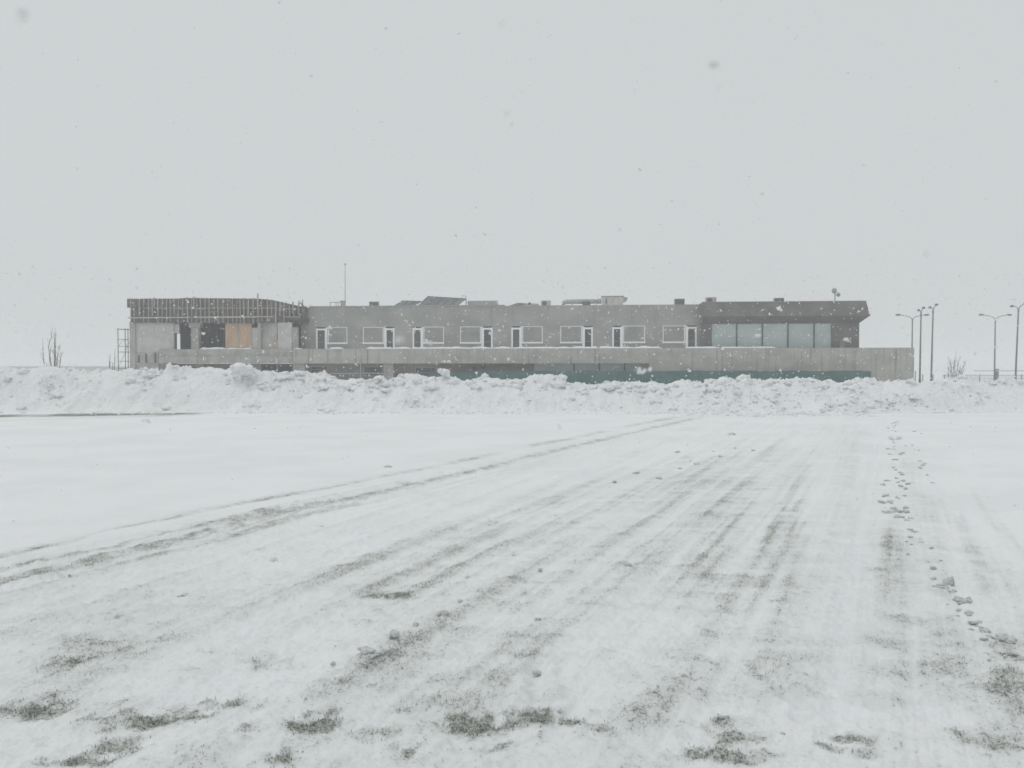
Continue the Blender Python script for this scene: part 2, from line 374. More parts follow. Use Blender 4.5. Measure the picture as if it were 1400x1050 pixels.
streak = fbm(across * 1.7, lm * 0.07, 3, 3, 0.6); streak2 = fbm(across * 5.0, lm * 0.16, 9, 3, 0.6)
streak3 = fbm(across * 14.0, lm * 0.4, 13, 3, 0.6)
wn1 = fbm(X * 0.9, Y * 0.9, 21, 4); wn2 = fbm(X * 3.2, Y * 3.2, 31, 4, 0.6); wn3 = fbm(X * 11, Y * 11, 41, 4, 0.6)
thin = np.zeros_like(X)
jx = X + 0.05 * wn2; jy = Y + 0.07 * fbm(X * 2.4 + 9, Y * 2.4, 51, 3)
for pl, hw, st in WEAR:
    dd, _, ll = seg_dist(jx, jy, pl)
    cum = np.cumsum([0] + [math.hypot(b[0] - a[0], b[1] - a[1]) for a, b in zip(pl[:-1], pl[1:])])
    s = np.interp(ll, cum, st)
    band = 0.84 * s * np.exp(-(dd / hw) ** 2) * (0.85 + 0.5 * streak2) * (0.9 + 0.35 * wn1) * (0.9 + 0.5 * streak3)
    thin = np.maximum(thin, band) + 0.25 * np.minimum(thin, band)
hs_ = fbm(X * 1.1 + 0.3 * wn1, Y * 5.0, 205, 4, 0.6)
rgt = sstep(-1.5, 2.5, X - 0.16 * Y)
thin += plough * np.clip(0.155 + 0.20 * streak + 0.13 * streak2 + 0.04 * streak3 + 0.05 * wn1 + 0.08 * hs_ + rgt * (0.03 + 0.06 * hs_), 0, 1) * sstep(36, 15, Y)
thin += sstep(7.5, 4.0, Y) * np.clip(0.05 + 0.14 * wn1 + 0.16 * wn2 + .08 * hs_, 0, 1)
# ruts at the left edge of the ploughed strip
rb = np.clip(0.75 + 0.9 * fbm(lr * 0.55, lr * 0.0 + 3.1, 61, 3), 0.42, 1.1)
rutw = 0.05 + 0.045 * Y / 10
thin += 0.66 * (0.85 + 1.0 * wn2 + 0.9 * wn3) * rb * np.exp(-(np.abs(dr + 0.05 * wn2) / rutw) ** 2) * sstep(27, 23, Y)
thin += 0.55 * (0.8 + 0.9 * wn2 + 0.7 * wn3) * np.clip(0.5 + fbm(lr * 0.4, lr * 0 + 8, 63, 3), 0, 1) * np.exp(-(np.abs(d2 + 0.05 * wn2) / (0.10 + .006 * Y)) ** 2)
thin += 0.62 * (0.9 + 0.5 * wn2 + 0.5 * wn3) * np.clip(0.7 + fbm(lr * 0.5, lr * 0 + 5, 65, 3), 0, 1) * np.exp(-(np.abs(d3 + 0.05 * wn2) / (0.06 + .008 * Y)) ** 2)
thin += (Y < 26) * np.exp(-((dr + 0.06 * wn2) / 0.60) ** 2) * (0.15 + 0.42 * sstep(0.25, 0.95, np.cos(2 * np.pi * (sr * dr + 0.03 * wn2 - 0.06) / 0.24)) * sstep(22, 7, Y) * (0.7 + 0.9 * wn2))
# the far ploughed line on the left, before the bank
FL = poly([(-200,574),(0,570),(120,568),(235,566.5)]); df, _, lf = seg_dist(X, Y, FL)
thin += 1.5 * np.exp(-(df / 0.95) ** 2) * np.clip(0.8 + 0.6 * fbm(X * 0.6, Y * 0 + 2, 71, 3), 0, 1.2)
FL2 = poly([(-200,580),(0,576),(120,572.5),(230,569.5)]); df2, _, _ = seg_dist(X, Y, FL2)
thin += 0.5 * np.exp(-(df2 / 0.2) ** 2)
FL3 = poly([(-200,560),(60,561),(240,565),(500,566.5),(900,567.5)]); df3, _, _ = seg_dist(X, Y, FL3)
thin += 0.3 * np.exp(-(df3 / 0.2) ** 2)
pat = np.zeros_like(X); wn2b = fbm(X * 3.0 + 40, Y * 3.0, 37, 4, 0.6)
for (a, b_, hw, hh, st) in PATCH:
    c = G(a, b_); rx = hw * c.y / F; ry = (G(a, b_ - hh).y - G(a, b_ + hh).y) / 2
    e = np.hypot((X - c.x + 0.10 * wn2 + 0.10 * wn1) / rx, (Y - c.y + 0.05 * wn2b + 0.07 * wn1 - 0.12 * (X - c.x)) / ry)
    pat = np.maximum(pat, st * 1.14 * np.exp(-e ** 2 * 0.6) * (0.76 + 0.7 * wn3 + 0.45 * wn2b))
thin = np.maximum(thin, 0.35 * thin + pat)
lim = np.where((dr < 1.0) & (Y < 26), 0.54 + 0.22 * wn2 + 0.25 * wn3, np.where(X > 0.6, 0.66, 0.84) + 0.12 * wn3)
thin = np.where(near, np.clip(np.where(df < 3, thin, np.minimum(thin, np.maximum(lim, 0.2))), 0, 1.3), 0.0)
und = 0.02 * fbm(X * 0.25, Y * 0.25, 81, 3)
hgt = und + plough * (0.020 * streak + 0.012 * streak2 + 0.006 * streak3 + 0.010 * wn2 + 0.009 * wn3) + (1 - plough) * 0.004 * wn2
hgt += sstep(10, 4, Y) * (0.010 * wn2 + 0.011 * wn3 + 0.006 * hs_)
hgt += 0.02 * sstep(-0.4, 1.2, sr * dr) * (Y < 27)                        # untouched snow lies deeper
hgt -= 0.022 * np.exp(-(dr / (rutw * 1.7)) ** 2) * rb * (0.8 + 0.8 * wn2); hgt += 0.018 * np.exp(-((dr - 0.22) / 0.09) ** 2) * (0.6 + 0.9 * wn2)
hgt -= 0.022 * np.exp(-(d2 / 0.10) ** 2) * (0.7 + wn2); hgt -= 0.018 * np.exp(-(d3 / 0.10) ** 2) * (0.7 + wn2); hgt += np.exp(-(dr / 0.5) ** 2) * (0.014 * wn2 + 0.012 * wn3)
hgt -= 0.012 * np.clip(pat, 0, 1)
hgt += 0.04 * sstep(0, 0.6, se * de) * (Y < 27)
hgt -= 0.06 * np.exp(-(df / 0.25) ** 2)
for (a, b_) in FEET:
    c = G(a, b_); r = 0.055 if b_ > 850 else 0.1
    e = np.hypot(X - c.x, (Y - c.y) / 1.2) / r
    hgt += -0.035 * np.exp(-e ** 2) + 0.014 * np.exp(-((e - 1.5) / 0.5) ** 2)
hgt = np.where(near, hgt, und * (Y < 60))
hgt *= sstep(1.2, 2.2, Y)
nr, nc = X.shape
verts = np.stack([X, Y, hgt], -1).reshape(-1, 3)
idx = np.arange(nr * nc).reshape(nr, nc)
faces = np.stack([idx[:-1, :-1], idx[:-1, 1:], idx[1:, 1:], idx[1:, :-1]], -1).reshape(-1, 4)
go = np_mesh('ground', verts, faces, M['ground'], None, True, {'thin': thin}); tag(go, kind='structure')
def gz(x, y):
    j = int(np.clip(np.searchsorted(ys, y), 0, nr - 1)); wv = max(y, 2.2); i = int(np.clip(np.searchsorted(sc, x / wv), 0, nc - 1)); return float(hgt[j, i])

# short grass standing out of the bare patches
rng = np.random.default_rng(5)
wgt = (np.clip(thin - 0.42, 0, 1) ** 1.3 * (Y < 11) * (Y > 2.4) * (np.abs(X) < Y * 0.8) * (Y / 5.0) ** 2).ravel(); wgt /= wgt.sum()
NB = 26000
pick = rng.choice(nr * nc, NB, p=wgt); bx = verts[pick]; bs = np.repeat((bx[:, 1] * 0.004)[:, None], 2, 1)
base = bx.copy(); base[:, 0] += rng.normal(0, 1, NB) * 0.012; base[:, 1] += rng.normal(0, 1, NB) * 0.02; base[:, 2] -= 0.004
ang = rng.uniform(0, 2 * np.pi, NB); hh = rng.uniform(0.005, 0.016, NB); lean = rng.uniform(0.1, 1.2, NB); wd = rng.uniform(0.0012, 0.0024, NB)
ca, sa = np.cos(ang), np.sin(ang)
a0 = base.copy(); a0[:, 0] -= sa * wd; a0[:, 1] += ca * wd; a1 = base.copy(); a1[:, 0] += sa * wd; a1[:, 1] -= ca * wd
tp = base.copy(); tp[:, 0] += ca * lean * hh; tp[:, 1] += sa * lean * hh; tp[:, 2] += hh
gv = np.stack([a0, a1, tp], 1).reshape(-1, 3); gf = np.arange(NB * 3).reshape(-1, 3)
gr = np_mesh('grass', gv, gf, M['grass'], None, False); tag(gr, 'short frozen grass poking through the worn snow in the foreground', 'grass', kind='stuff')

# ------------------------------------------------------------------ lumps of snow
_ico = bmesh.new(); bmesh.ops.create_icosphere(_ico, subdivisions=3, radius=1.0)
_ico.verts.ensure_lookup_table(); ICV = np.array([v.co[:] for v in _ico.verts]); ICF = np.array([[v.index for v in f.verts] for f in _ico.faces]); _ico.free()
_ico = bmesh.new(); bmesh.ops.create_icosphere(_ico, subdivisions=2, radius=1.0)
_ico.verts.ensure_lookup_table(); ICV2 = np.array([v.co[:] for v in _ico.verts]); ICF2 = np.array([[v.index for v in f.verts] for f in _ico.faces]); _ico.free()
def lump(seed, hi=True, rough=0.25):
    r = np.random.default_rng(seed); V = (ICV if hi else ICV2).copy()
    for k in range(7):                               # broken faces: cut by planes
        n = r.normal(size=3); n /= np.linalg.norm(n); c = r.uniform(0.55, 0.9); d = V @ n
        V = V - np.clip(d - c, 0, None)[:, None] * n * 0.85
    o = r.uniform(-50, 50, 3)
    nz = fbm(V[:, 0] * 1.6 + o[0] + V[:, 2], V[:, 1] * 1.6 + o[1] - V[:, 2] * 0.7, seed, 4, 0.6)
    V = V * (1 + rough * nz)[:, None]
    return V, (ICF if hi else ICF2)

# ------------------------------------------------------------------ bank of ploughed snow
CREST = np.array([(-300,508),(-200,503),(-100,506),(0,503),(18,505),(36,505),(57,501),(82,505),(107,505),(118,508),(150,505),(164,507),(196,503),(214,508),(221,507),(232,501),(253,501),(264,504),(286,502),(307,505),(325,506),(340,506),(357,508),(393,511),(418,511),(428,512),(443,510),(449,515),(457,518),(467,520),(477,518),(491,518),(506,520),(514,517),(528,520),(536,521),(543,516),(550,513),(571,513),(586,516),(598,515),(605,515),(615,514),(626,517),(631,521),(641,525),(647,521),(654,518),(663,514),(669,516),(680,517),(686,521),(703,518),(713,521),(721,517),(729,513),(743,514),(760,513),(769,518),(776,524),(783,525),(790,523),(800,524),(808,529),(817,528),(826,524),(864,522),(879,524),(894,522),(911,527),(926,523),(937,520),(946,522),(957,522),(963,528),(972,524),(983,519),(989,515),(996,516),(1009,521),(1019,515),(1032,520),(1068,520),(1103,519),(1116,522),(1150,524),(1165,521),(1177,519),(1195,519),(1204,524),(1220,523),(1232,519),(1246,521),(1261,524),(1273,525),(1282,520),(1293,517),(1318,516),(1329,520),(1346,522),(1359,523),(1373,520),(1388,520),(1400,523),(1500,517),(1600,522),(1750,516)], float)
bxs = np.concatenate([np.arange(-44, -24, 0.16), np.arange(-24, 24, 0.045), np.arange(24, 44, 0.16)])
bys = np.arange(23.6, 38.0, 0.06)
BX, BY = np.meshgrid(bxs, bys)
yc = 30.6 + 0.5 * fbm(BX * 0.13, BX * 0 + 1.7, 101, 3)
dirb = G(1150, 566)
yf = 27.4 + 0.5 * np.abs(fbm(BX * 0.22, BX * 0 + 4.2, 103, 3)) + 0.7 * np.abs(fbm(BX * 0.9, BX * 0 + 1.2, 105, 3)) - 0.15 - np.exp(-((BX - 10.2) / 3.4) ** 2) * (1.3 + 2.0 * fbm(BX * 0.5, BX * 0 + 6.6, 107, 4)) + 0.5 * sstep(-9, -13, BX)
yb = yc + 3.8
pxl = 700 + F * BX / yc
cz = CAMH - (np.interp(pxl, CREST[:, 0], CREST[:, 1]) - 503) * yc / F
cr1 = cz[0]; xi = np.arange(-44, 44, .05); ci = np.interp(xi, bxs, cr1); kk = np.hanning(61); kk /= kk.sum(); cs_ = np.convolve(np.pad(ci, 30, mode='edge'), kk, 'valid')
czs = np.interp(BX, xi, cs_)
t = (BY - yf) / (yc - yf); tb = (BY - yc) / (yb - yc)
front = np.where(t > 0, np.clip(t, 0, 1) ** 1.45, 0); front = 0.65 * front + 0.35 * sstep(0, 1, t)
back = 1 - sstep(0, 1, tb)
prof = np.where(BY < yc, front, back)
bulge = fbm(BX * 0.45, BY * 0.6, 111, 4)
chm = sstep(-0.05, 0.35, fbm(BX * 0.55 + 3, BY * 0.75, 121, 3) + 0.35 * sstep(0.45, 0.95, prof) - 0.08)
def bumps(sc_, seed, frac):
    f1, cid = worley(BX * sc_ + 0.25 * perlin(BX * sc_ * 1.7, BY * sc_ * 1.7, seed + 2), BY * sc_ + 0.25 * perlin(BX * sc_ * 1.7 + 7, BY * sc_ * 1.7, seed + 3), seed)
    return np.sqrt(np.clip(1 - (f1 / 0.62) ** 2, 0, 1)) * (cid < frac) * (0.4 + 0.6 * h2(np.floor(cid * 9999), np.floor(cid * 777), seed))
b1 = bumps(1.9, 131, 0.65); b2 = bumps(4.2, 141, 0.7); b3 = bumps(9.0, 151, 0.7)
lift = np.clip(prof * 5, 0, 1)
top_ = sstep(0.72, 0.97, prof)
bil = np.abs(fbm(BX * 1.3, BY * 1.6, 181, 5, 0.6)); bil2 = np.abs(fbm(BX * 3.6, BY * 4.2, 191, 4, 0.6))
BZ = (czs + (cz - czs) * top_) * prof + lift * (0.32 * bulge * (1 - 0.9 * top_) + chm * (0.06 * (b1 - 0.35) + 0.07 * (b2 - 0.3) + 0.05 * b3) + (0.24 * (bil - .25) + 0.13 * (bil2 - .25)) * (0.45 + 0.55 * chm) + 0.03 * fbm(BX * 5, BY * 5, 161, 4, 0.7) + 0.014 * fbm(BX * 14, BY * 14, 171, 3, 0.7))
BZ += 0.05 * np.clip(b2 * chm, 0, 1) * np.exp(-((BY - yf) / 0.5) ** 2)
BZ = np.where(prof < 0.02, np.minimum(BZ, -0.06 + 4 * prof), BZ)
nr2, nc2 = BX.shape
bv = np.stack([BX, BY, BZ], -1).reshape(-1, 3); ii = np.arange(nr2 * nc2).reshape(nr2, nc2)
bfc = np.stack([ii[:-1, :-1], ii[:-1, 1:], ii[1:, 1:], ii[1:, :-1]], -1).reshape(-1, 4)
bank = np_mesh('snow_bank', bv, bfc, M['bank']); tag(bank, 'long lumpy ridge of ploughed snow running across the field before the building', 'snow bank')
def bank_z(x, y):
    i = int(np.clip(np.searchsorted(bxs, x), 0, nc2 - 1)); j = int(np.clip(np.searchsorted(bys, y), 0, nr2 - 1)); return float(BZ[j, i]), float(chm[j, i]), float(prof[j, i])
cv = []; cf = []; off = 0; r = np.random.default_rng(77); made = 0
while made < 1300:
    x = r.uniform(-23, 23); yv = r.uniform(27.3, 31.6); z, cm, pf = bank_z(x, yv)
    if pf < 0.03 or r.random() > (cm ** 2) * 0.9 + 0.05: continue
    s = min(0.15, 0.030 * (1 / max(r.random(), 0.02)) ** 0.5)
    if pf > 0.75: s *= 1.25
    V, Fc = lump(1000 + made, s > 0.09, 0.5)
    V = V * np.array([s * r.uniform(.9, 1.5), s * r.uniform(.9, 1.3), s * r.uniform(.6, .9)])
    a = r.uniform(0, 6.3); R = np.array([[math.cos(a), -math.sin(a), 0], [math.sin(a), math.cos(a), 0], [0, 0, 1]])
    V = V @ R.T + np.array([x, yv, z + s * r.uniform(-.4, .15)])
    cv.append(V); cf.append(Fc + off); off += len(V); made += 1
for k in range(110):                        # broken blocks along the top
    x = r.uniform(-9, 14); yv = float(np.interp(x, bxs, yc[0])) - r.uniform(.1, 1.0); z, cm, pf = bank_z(x, yv); s = r.uniform(.09, .21); V, Fc = lump(5000 + k, True, 0.55)
    V = V * np.array([s * r.uniform(.9, 1.6), s, s * r.uniform(.55, .85)]); a = r.uniform(0, 6.3); R = np.array([[math.cos(a), -math.sin(a), 0], [math.sin(a), math.cos(a), 0], [0, 0, 1]])
    V = V @ R.T + np.array([x, yv, z - s * .1]); cv.append(V); cf.append(Fc + off); off += len(V)
for k in range(700):                        # crumbs rolled off the foot of the ridge
    x = r.uniform(-23, 23) if k < 350 else r.uniform(4, 17); yv = 27.6 - abs(r.normal()) * 0.7; s = r.uniform(.015, .055); V, Fc = lump(3000 + k, False, 0.5)
    V = V * np.array([s * 1.3, s, s * .7]) + np.array([x, yv, s * .3]); cv.append(V); cf.append(Fc + off); off += len(V)
for k in range(330):                        # rubble slumping into the ploughed lane
    x = 10.2 + r.normal() * 3.0; y0_ = float(np.interp(x, bxs, yf[0])); yv = y0_ + r.uniform(-1.0, 2.2); z = max(bank_z(x, yv)[0], 0.0); s = min(.13, .03 / max(r.random(), .05) ** .45); V, Fc = lump(7000 + k, s > .08, 0.55)
    V = V * np.array([s * r.uniform(1, 1.6), s, s * .7]) + np.array([x, yv, z + s * .1]); cv.append(V); cf.append(Fc + off); off += len(V)
cl_ = np_mesh('lumps', np.concatenate(cv), np.concatenate(cf), M['clod'], bank); tag(cl_, kind='stuff')

def clod_at(name, px, py, size, seed, label, group=None, sq=(1.2, 1.0, 0.7), Yv=None, cat='snow clod', sink=0.25, mat=None):
    if Yv is None:
        p = G(px, py); p.z = gz(p.x, p.y)
    else: p = P(px, py, Yv)
    size = size * (0.62 if Yv is None else 0.85)
    q_ = np.random.default_rng(seed); vv = []; fc = []; o_ = 0; nk = 9 if size > .018 else 4
    for k in range(nk):
        V, Fc = lump(seed * 13 + k, k == 0, 0.6); a = q_.uniform(0, 6.28); rr = 0 if k == 0 else q_.uniform(.35, .85)
        V = V * (0.72 if k == 0 else q_.uniform(.2, .5)) + np.array([rr * math.cos(a), rr * math.sin(a), 0 if k == 0 else q_.uniform(-.35, .45)])
        vv.append(V); fc.append(Fc + o_); o_ += len(V)
    V = np.concatenate(vv); Fc = np.concatenate(fc)
    V = V * np.array(sq) * size; V[:, 2] *= 1.35 if Yv is None else 1.0; V[:, 2] += size * sq[2] * 0.3
    o = np_mesh(name, V, Fc, M[mat or ('dirtshadeclod' if Yv is None else 'clod')]); o.location = p; o.rotation_euler = (0, 0, seed * 1.3 % 6.28); tag(o, label, cat, group)
    return o
# the two big blocks on the ridge
clod_at('snow_boulder', 331, 509, 0.44, 31, 'largest rounded snow boulder on the ridge, below the left half of the formwork', None, (1.35, 1.1, 0.95), 29.9, 'snow boulder')
clod_at('snow_boulder', 608, 512, 0.30, 32, 'pale snow block perched on the ridge before the left end of the green net', None, (1.0, 1.0, 1.0), 30.4, 'snow boulder')
clod_at('snow_boulder', 518, 519, 0.26, 33, 'small snow boulder with dark hollows on the ridge under the ground floor windows', None, (1.3, 1.0, .75), 30.2, 'snow boulder')
clod_at('snow_boulder', 662, 516, 0.17, 34, 'knob of snow topping a heap right of the pale perched block', None, (1.1, 1.0, 1.0), 30.5, 'snow boulder')
TL = [
 (375,768,.062,'lone rounded snow clod on smooth ground left of the middle',(1.2,1,.75)),
 (249,815,.05,'faint low snow lump left of the lone rounded clod',(1.3,1,.5)),
 (540,874,.058,'broken snow clod with dark front, largest left of the middle',(1.2,1,.8)),
 (606,843,.05,'angular snow clod right of and behind the broken one',(1.2,1,.85)),
 (568,856,.035,'small snow clod between the broken and the angular ones',(1.2,1,.7)),
 (503,898,.06,'flat snow clod on the left of the broken one',(1.7,1,.5)),
 (510,906,.035,'small lump of snow at the foot of the flat clod',(1.3,1,.6)),
 (858,773,.055,'solitary snow clod in the middle of the ploughed strip',(1.3,1,.75)),
 (738,781,.03,'tiny dark snow clod left of the solitary one',(1,1,.8)),
 (735,850,.03,'tiny dark snow clod above the short row of footprints',(1.1,1,.7)),
 (629,823,.03,'tiny snow clod behind the angular clod',(1.2,1,.6)),
 (734,912,.045,'snow lump at the far end of the footprint row',(1.1,1,.7)),
 (724,965,.06,'low snow lump beside the bare patch at the near end of the footprints',(1.4,1,.5)),
 (1298,800,.085,'pyramid shaped snow clod in the trail on the right',(1.0,1,1.15)),
 (1311,821,.07,'left one of a pair of knobbly clods near the pyramid clod',(1.2,1,.7)),
 (1323,823,.078,'right one of a pair of knobbly clods near the pyramid clod',(1.2,1,.75)),
 (1324,836,.06,'flat clod just in front of the knobbly pair',(1.5,1,.5)),
 (1327,848,.045,'small lump between the knobbly pair and the nearest clods',(1.3,1,.55)),
 (1348,861,.07,'rounded clod left of the biggest clod in the right trail',(1.4,1,.7)),
 (1377,872,.115,'biggest clod, at the near end of the right trail',(1.5,1,.65)),
 (1366,878,.05,'dark low clod in front of the biggest clod',(1.7,1,.6)),
 (1276,780,.05,'peaked clod behind the pyramid shaped one',(1.3,1,.85)),
 (1259,743,.05,'clod alone in the middle of the right trail',(1.4,1,.6)),
 (1273,752,.05,'low wide clod beyond the peaked one in the right trail',(1.6,1,.5)),
 (1244,725,.05,'flat wide clod at the near end of the far cluster',(2.1,1,.4)),
 (1224,601,.20,'large pale clod where the right trail leaves the snow ridge',(1.6,1,.6)),
 (1001,594,.16,'rounded clod left of where the right trail meets the ridge',(1.7,1,.75)),
]
for i, (a, b_, s, lab, sq) in enumerate(TL):
    if a > 1200 and b_ > 650: s *= 0.68
    if b_ < 650: s *= 0.75
    clod_at('snow_clod', a, b_, s, 200 + i, lab, 'snow clods lying on the ploughed field', sq, mat='clod' if b_ < 650 or a in (375, 249) else None)
smalls = [(1269,771),(1283,773),(1286,768),(1302,797),(1283,806),(1336,852),(1341,858),(1358,880),(1385,876),(1353,868),(1240,712),(1236,706),(1232,708),(1246,709),(1228,700),(1222,697),(1217,702),(1210,694),(1226,706),(1240,700),
 (1207,662),(1213,657),(1232,665),(1238,668),(1241,662),(1236,677),(1228,682),(1226,680),(1221,640),(1230,647),(1216,621),(1214,614),(1222,606),(1238,610),(1247,609),(1250,615),(1256,616),(1258,631),(1262,637),(1258,641),(1264,634),(1275,661),(1268,651),(1215,590),(1220,582),(1250,592),(1259,595),(1228,578)]
_rt = random.Random(12); _tr = [(1222,578),(1228,640),(1222,700),(1262,760),(1300,812),(1345,866),(1392,900)]
for k in range(75):
    f = _rt.random() ** 1.2 * 5.999; i = int(f); f -= i; yy_ = _tr[i][1] + f * (_tr[i + 1][1] - _tr[i][1]); sp_ = 3 + (yy_ - 560) * .05
    smalls.append((_tr[i][0] + f * (_tr[i + 1][0] - _tr[i][0]) + _rt.gauss(0, sp_), yy_))
for i, (a, b_) in enumerate(smalls):
    s = random.uniform(.016, .034) * (1.0 if b_ > 720 else 1.7)
    clod_at('snow_clod', a, b_, s, 300 + i, 'small snow crumb in the trail of clods on the right of the field', 'crumbs of snow in the right trail', (random.uniform(1.1, 1.9), 1, random.uniform(.45, .75)))
lefts = [(1030,615),(985,625),(975,617),(952,635),(930,640),(900,655),(870,648),(840,660),(927,618),(1005,612),(760,705),(700,760),(640,790),(680,715),(455,912),(1098,925),(160,845),(95,790),(120,775),(205,752),(330,718),(1070,1005),(985,985),(530,640),(440,720)]
for i, (a, b_) in enumerate(lefts):
    s = random.uniform(.02, .035) * (1.0 if b_ > 700 else 2.0)
    clod_at('snow_clod', a, b_, s, 400 + i, 'stray crumb of snow scattered across the ploughed strip', 'stray snow crumbs on the ploughed strip', (random.uniform(1.1, 1.9), 1, random.uniform(.4, .7)))

# ------------------------------------------------------------------ the building: its own axes u (along), v (back), z
A0 = P(415, 477, 79.0); B0 = P(960, 477, 75.4)
E = Vector((B0.x - A0.x, B0.y - A0.y)).normalized(); NB_ = Vector((-E.y, E.x)); RZ = math.atan2(E.y, E.x)
O = Vector((A0.x, A0.y, 0))
def UZ(px, py, v=0.0):
    d = ray(px, py)
    # d*t = O + v*N + u*E
    rx, ry = O.x + v * NB_.x, O.y + v * NB_.y
    det = d.x * -E.y + E.x * d.y
    t = (rx * -E.y + E.x * ry) / det
    u = (d.x * ry - d.y * rx) / det
    u = ((d.x * t - rx) * E.x + (d.y * t - ry) * E.y)
    return u, CAMH + d.z * t
def U(px, v=0.0, py=480): return UZ(px, py, v)[0]
def Z(px, py, v=0.0): return UZ(px, py, v)[1]
def W(u, v, z): return Vector((O.x + u * E.x + v * NB_.x, O.y + u * E.y + v * NB_.y, z))
bld = empty('building', O, RZ)
tag(bld, 'long low two storey grey building, left end still under construction, with concrete terrace', 'building')
def R(mb, x0, y0, x1, y1, v0, v1):
    u0, z1 = UZ(x0, y0, v0); u1, z0 = UZ(x1, y1, v0); return mb.box(u0, u1, v0, v1, z0, z1)
def holed_wall(u0, u1, z0, z1, v0, v1, holes):
    us = sorted({u0, u1, *[h[0] for h in holes], *[h[1] for h in holes]}); zs = sorted({z0, z1, *[h[2] for h in holes], *[h[3] for h in holes]})
    us = [a for a in us if u0 <= a <= u1]; zs = [a for a in zs if z0 <= a <= z1]
    def solid(i, j):
        if not (0 <= i < len(us) - 1 and 0 <= j < len(zs) - 1): return False
        cu, cz_ = (us[i] + us[i + 1]) / 2, (zs[j] + zs[j + 1]) / 2
        return not any(h[0] < cu < h[1] and h[2] < cz_ < h[3] for h in holes)
    mb = MB()
    for i in range(len(us) - 1):
        for j in range(len(zs) - 1):
            if not solid(i, j): continue
            a, b_, c, d = us[i], us[i + 1], zs[j], zs[j + 1]
            mb.add([(a,v0,c),(b_,v0,c),(b_,v0,d),(a,v0,d)], [(0,1,2,3)]); mb.add([(a,v1,c),(b_,v1,c),(b_,v1,d),(a,v1,d)], [(3,2,1,0)])
            if not solid(i - 1, j): mb.add([(a,v0,c),(a,v1,c),(a,v1,d),(a,v0,d)], [(3,2,1,0)])
            if not solid(i + 1, j): mb.add([(b_,v0,c),(b_,v1,c),(b_,v1,d),(b_,v0,d)], [(0,1,2,3)])
            if not solid(i, j - 1): mb.add([(a,v0,c),(b_,v0,c),(b_,v1,c),(a,v1,c)], [(3,2,1,0)])
            if not solid(i, j + 1): mb.add([(a,v0,d),(b_,v0,d),(b_,v1,d),(a,v1,d)], [(0,1,2,3)])
    return mb
VW = 2.2                                   # upper wall stands back behind the terrace
ZT = Z(415, 477, 0)                        # parapet top
ZB = Z(415, 497, 0)                        # underside of the terrace
ZR = Z(690, 418, VW)                       # roof edge
FL_ = ZT - 0.30                            # terrace floor
DEEP = 14.0
wins = [(448,475,'R',432,447.5),(496,524.5,'L',525,539.5),(579,607,'R',564,578.5),(629,657.5,'L',658,673.5),(714,742,'R',699,713.5),(766,795.5,'L',796,810.5),(852,882,'R',837,851.5),(906,936.5,'L',937,952.5)]
zw1 = Z(690, 446, VW); zw0 = Z(690, 469.5, VW); zdh = Z(690, 449.2, VW)
holes = []
for (a, b_, s, c, d) in wins:
    holes.append((U(a, VW), U(b_, VW), zw0, zw1)); holes.append((U(c, VW), U(d, VW), FL_, zw1))
u_l, u_r = U(411.5, VW), U(958, VW)
holed_wall(u_l, u_r, FL_, ZR, VW, VW + 0.35, holes).build('upper_wall', M['render'], bld)
cp = MB(); cp.box(u_l, U(690, VW), VW - 0.06, VW + 0.45, ZR + 0.003, ZR + 0.10); cp.build('coping', M['flash'], bld)
dr_ = MB(); dr_.box(u_l + .2, U(652, VW), VW - 0.03, VW - 0.003, ZR - 0.24, ZR - 0.19); dr_.build('drip_strip', M['duct'], bld)
rf = MB(); rf.box(u_l, u_r, VW + 0.46, VW + DEEP, ZR - 0.45, ZR - 0.12); rf.box(u_l, u_r, VW + DEEP - .3, VW + DEEP, FL_, ZR - 0.46); rf.build('roof', M['cap'], bld)
fl = MB(); fl.box(u_l, u_r, 0.26, VW + DEEP - 0.31, FL_ - 0.3, FL_ - 0.004); fl.build('terrace_floor', M['cap'], bld)
rooms = MB()                                # curtains and rooms behind the glass
rooms.box(u_l, u_r, VW + 3.5, VW + 3.6, FL_, ZR - 0.46); rooms.build('partition', M['inside'], bld)
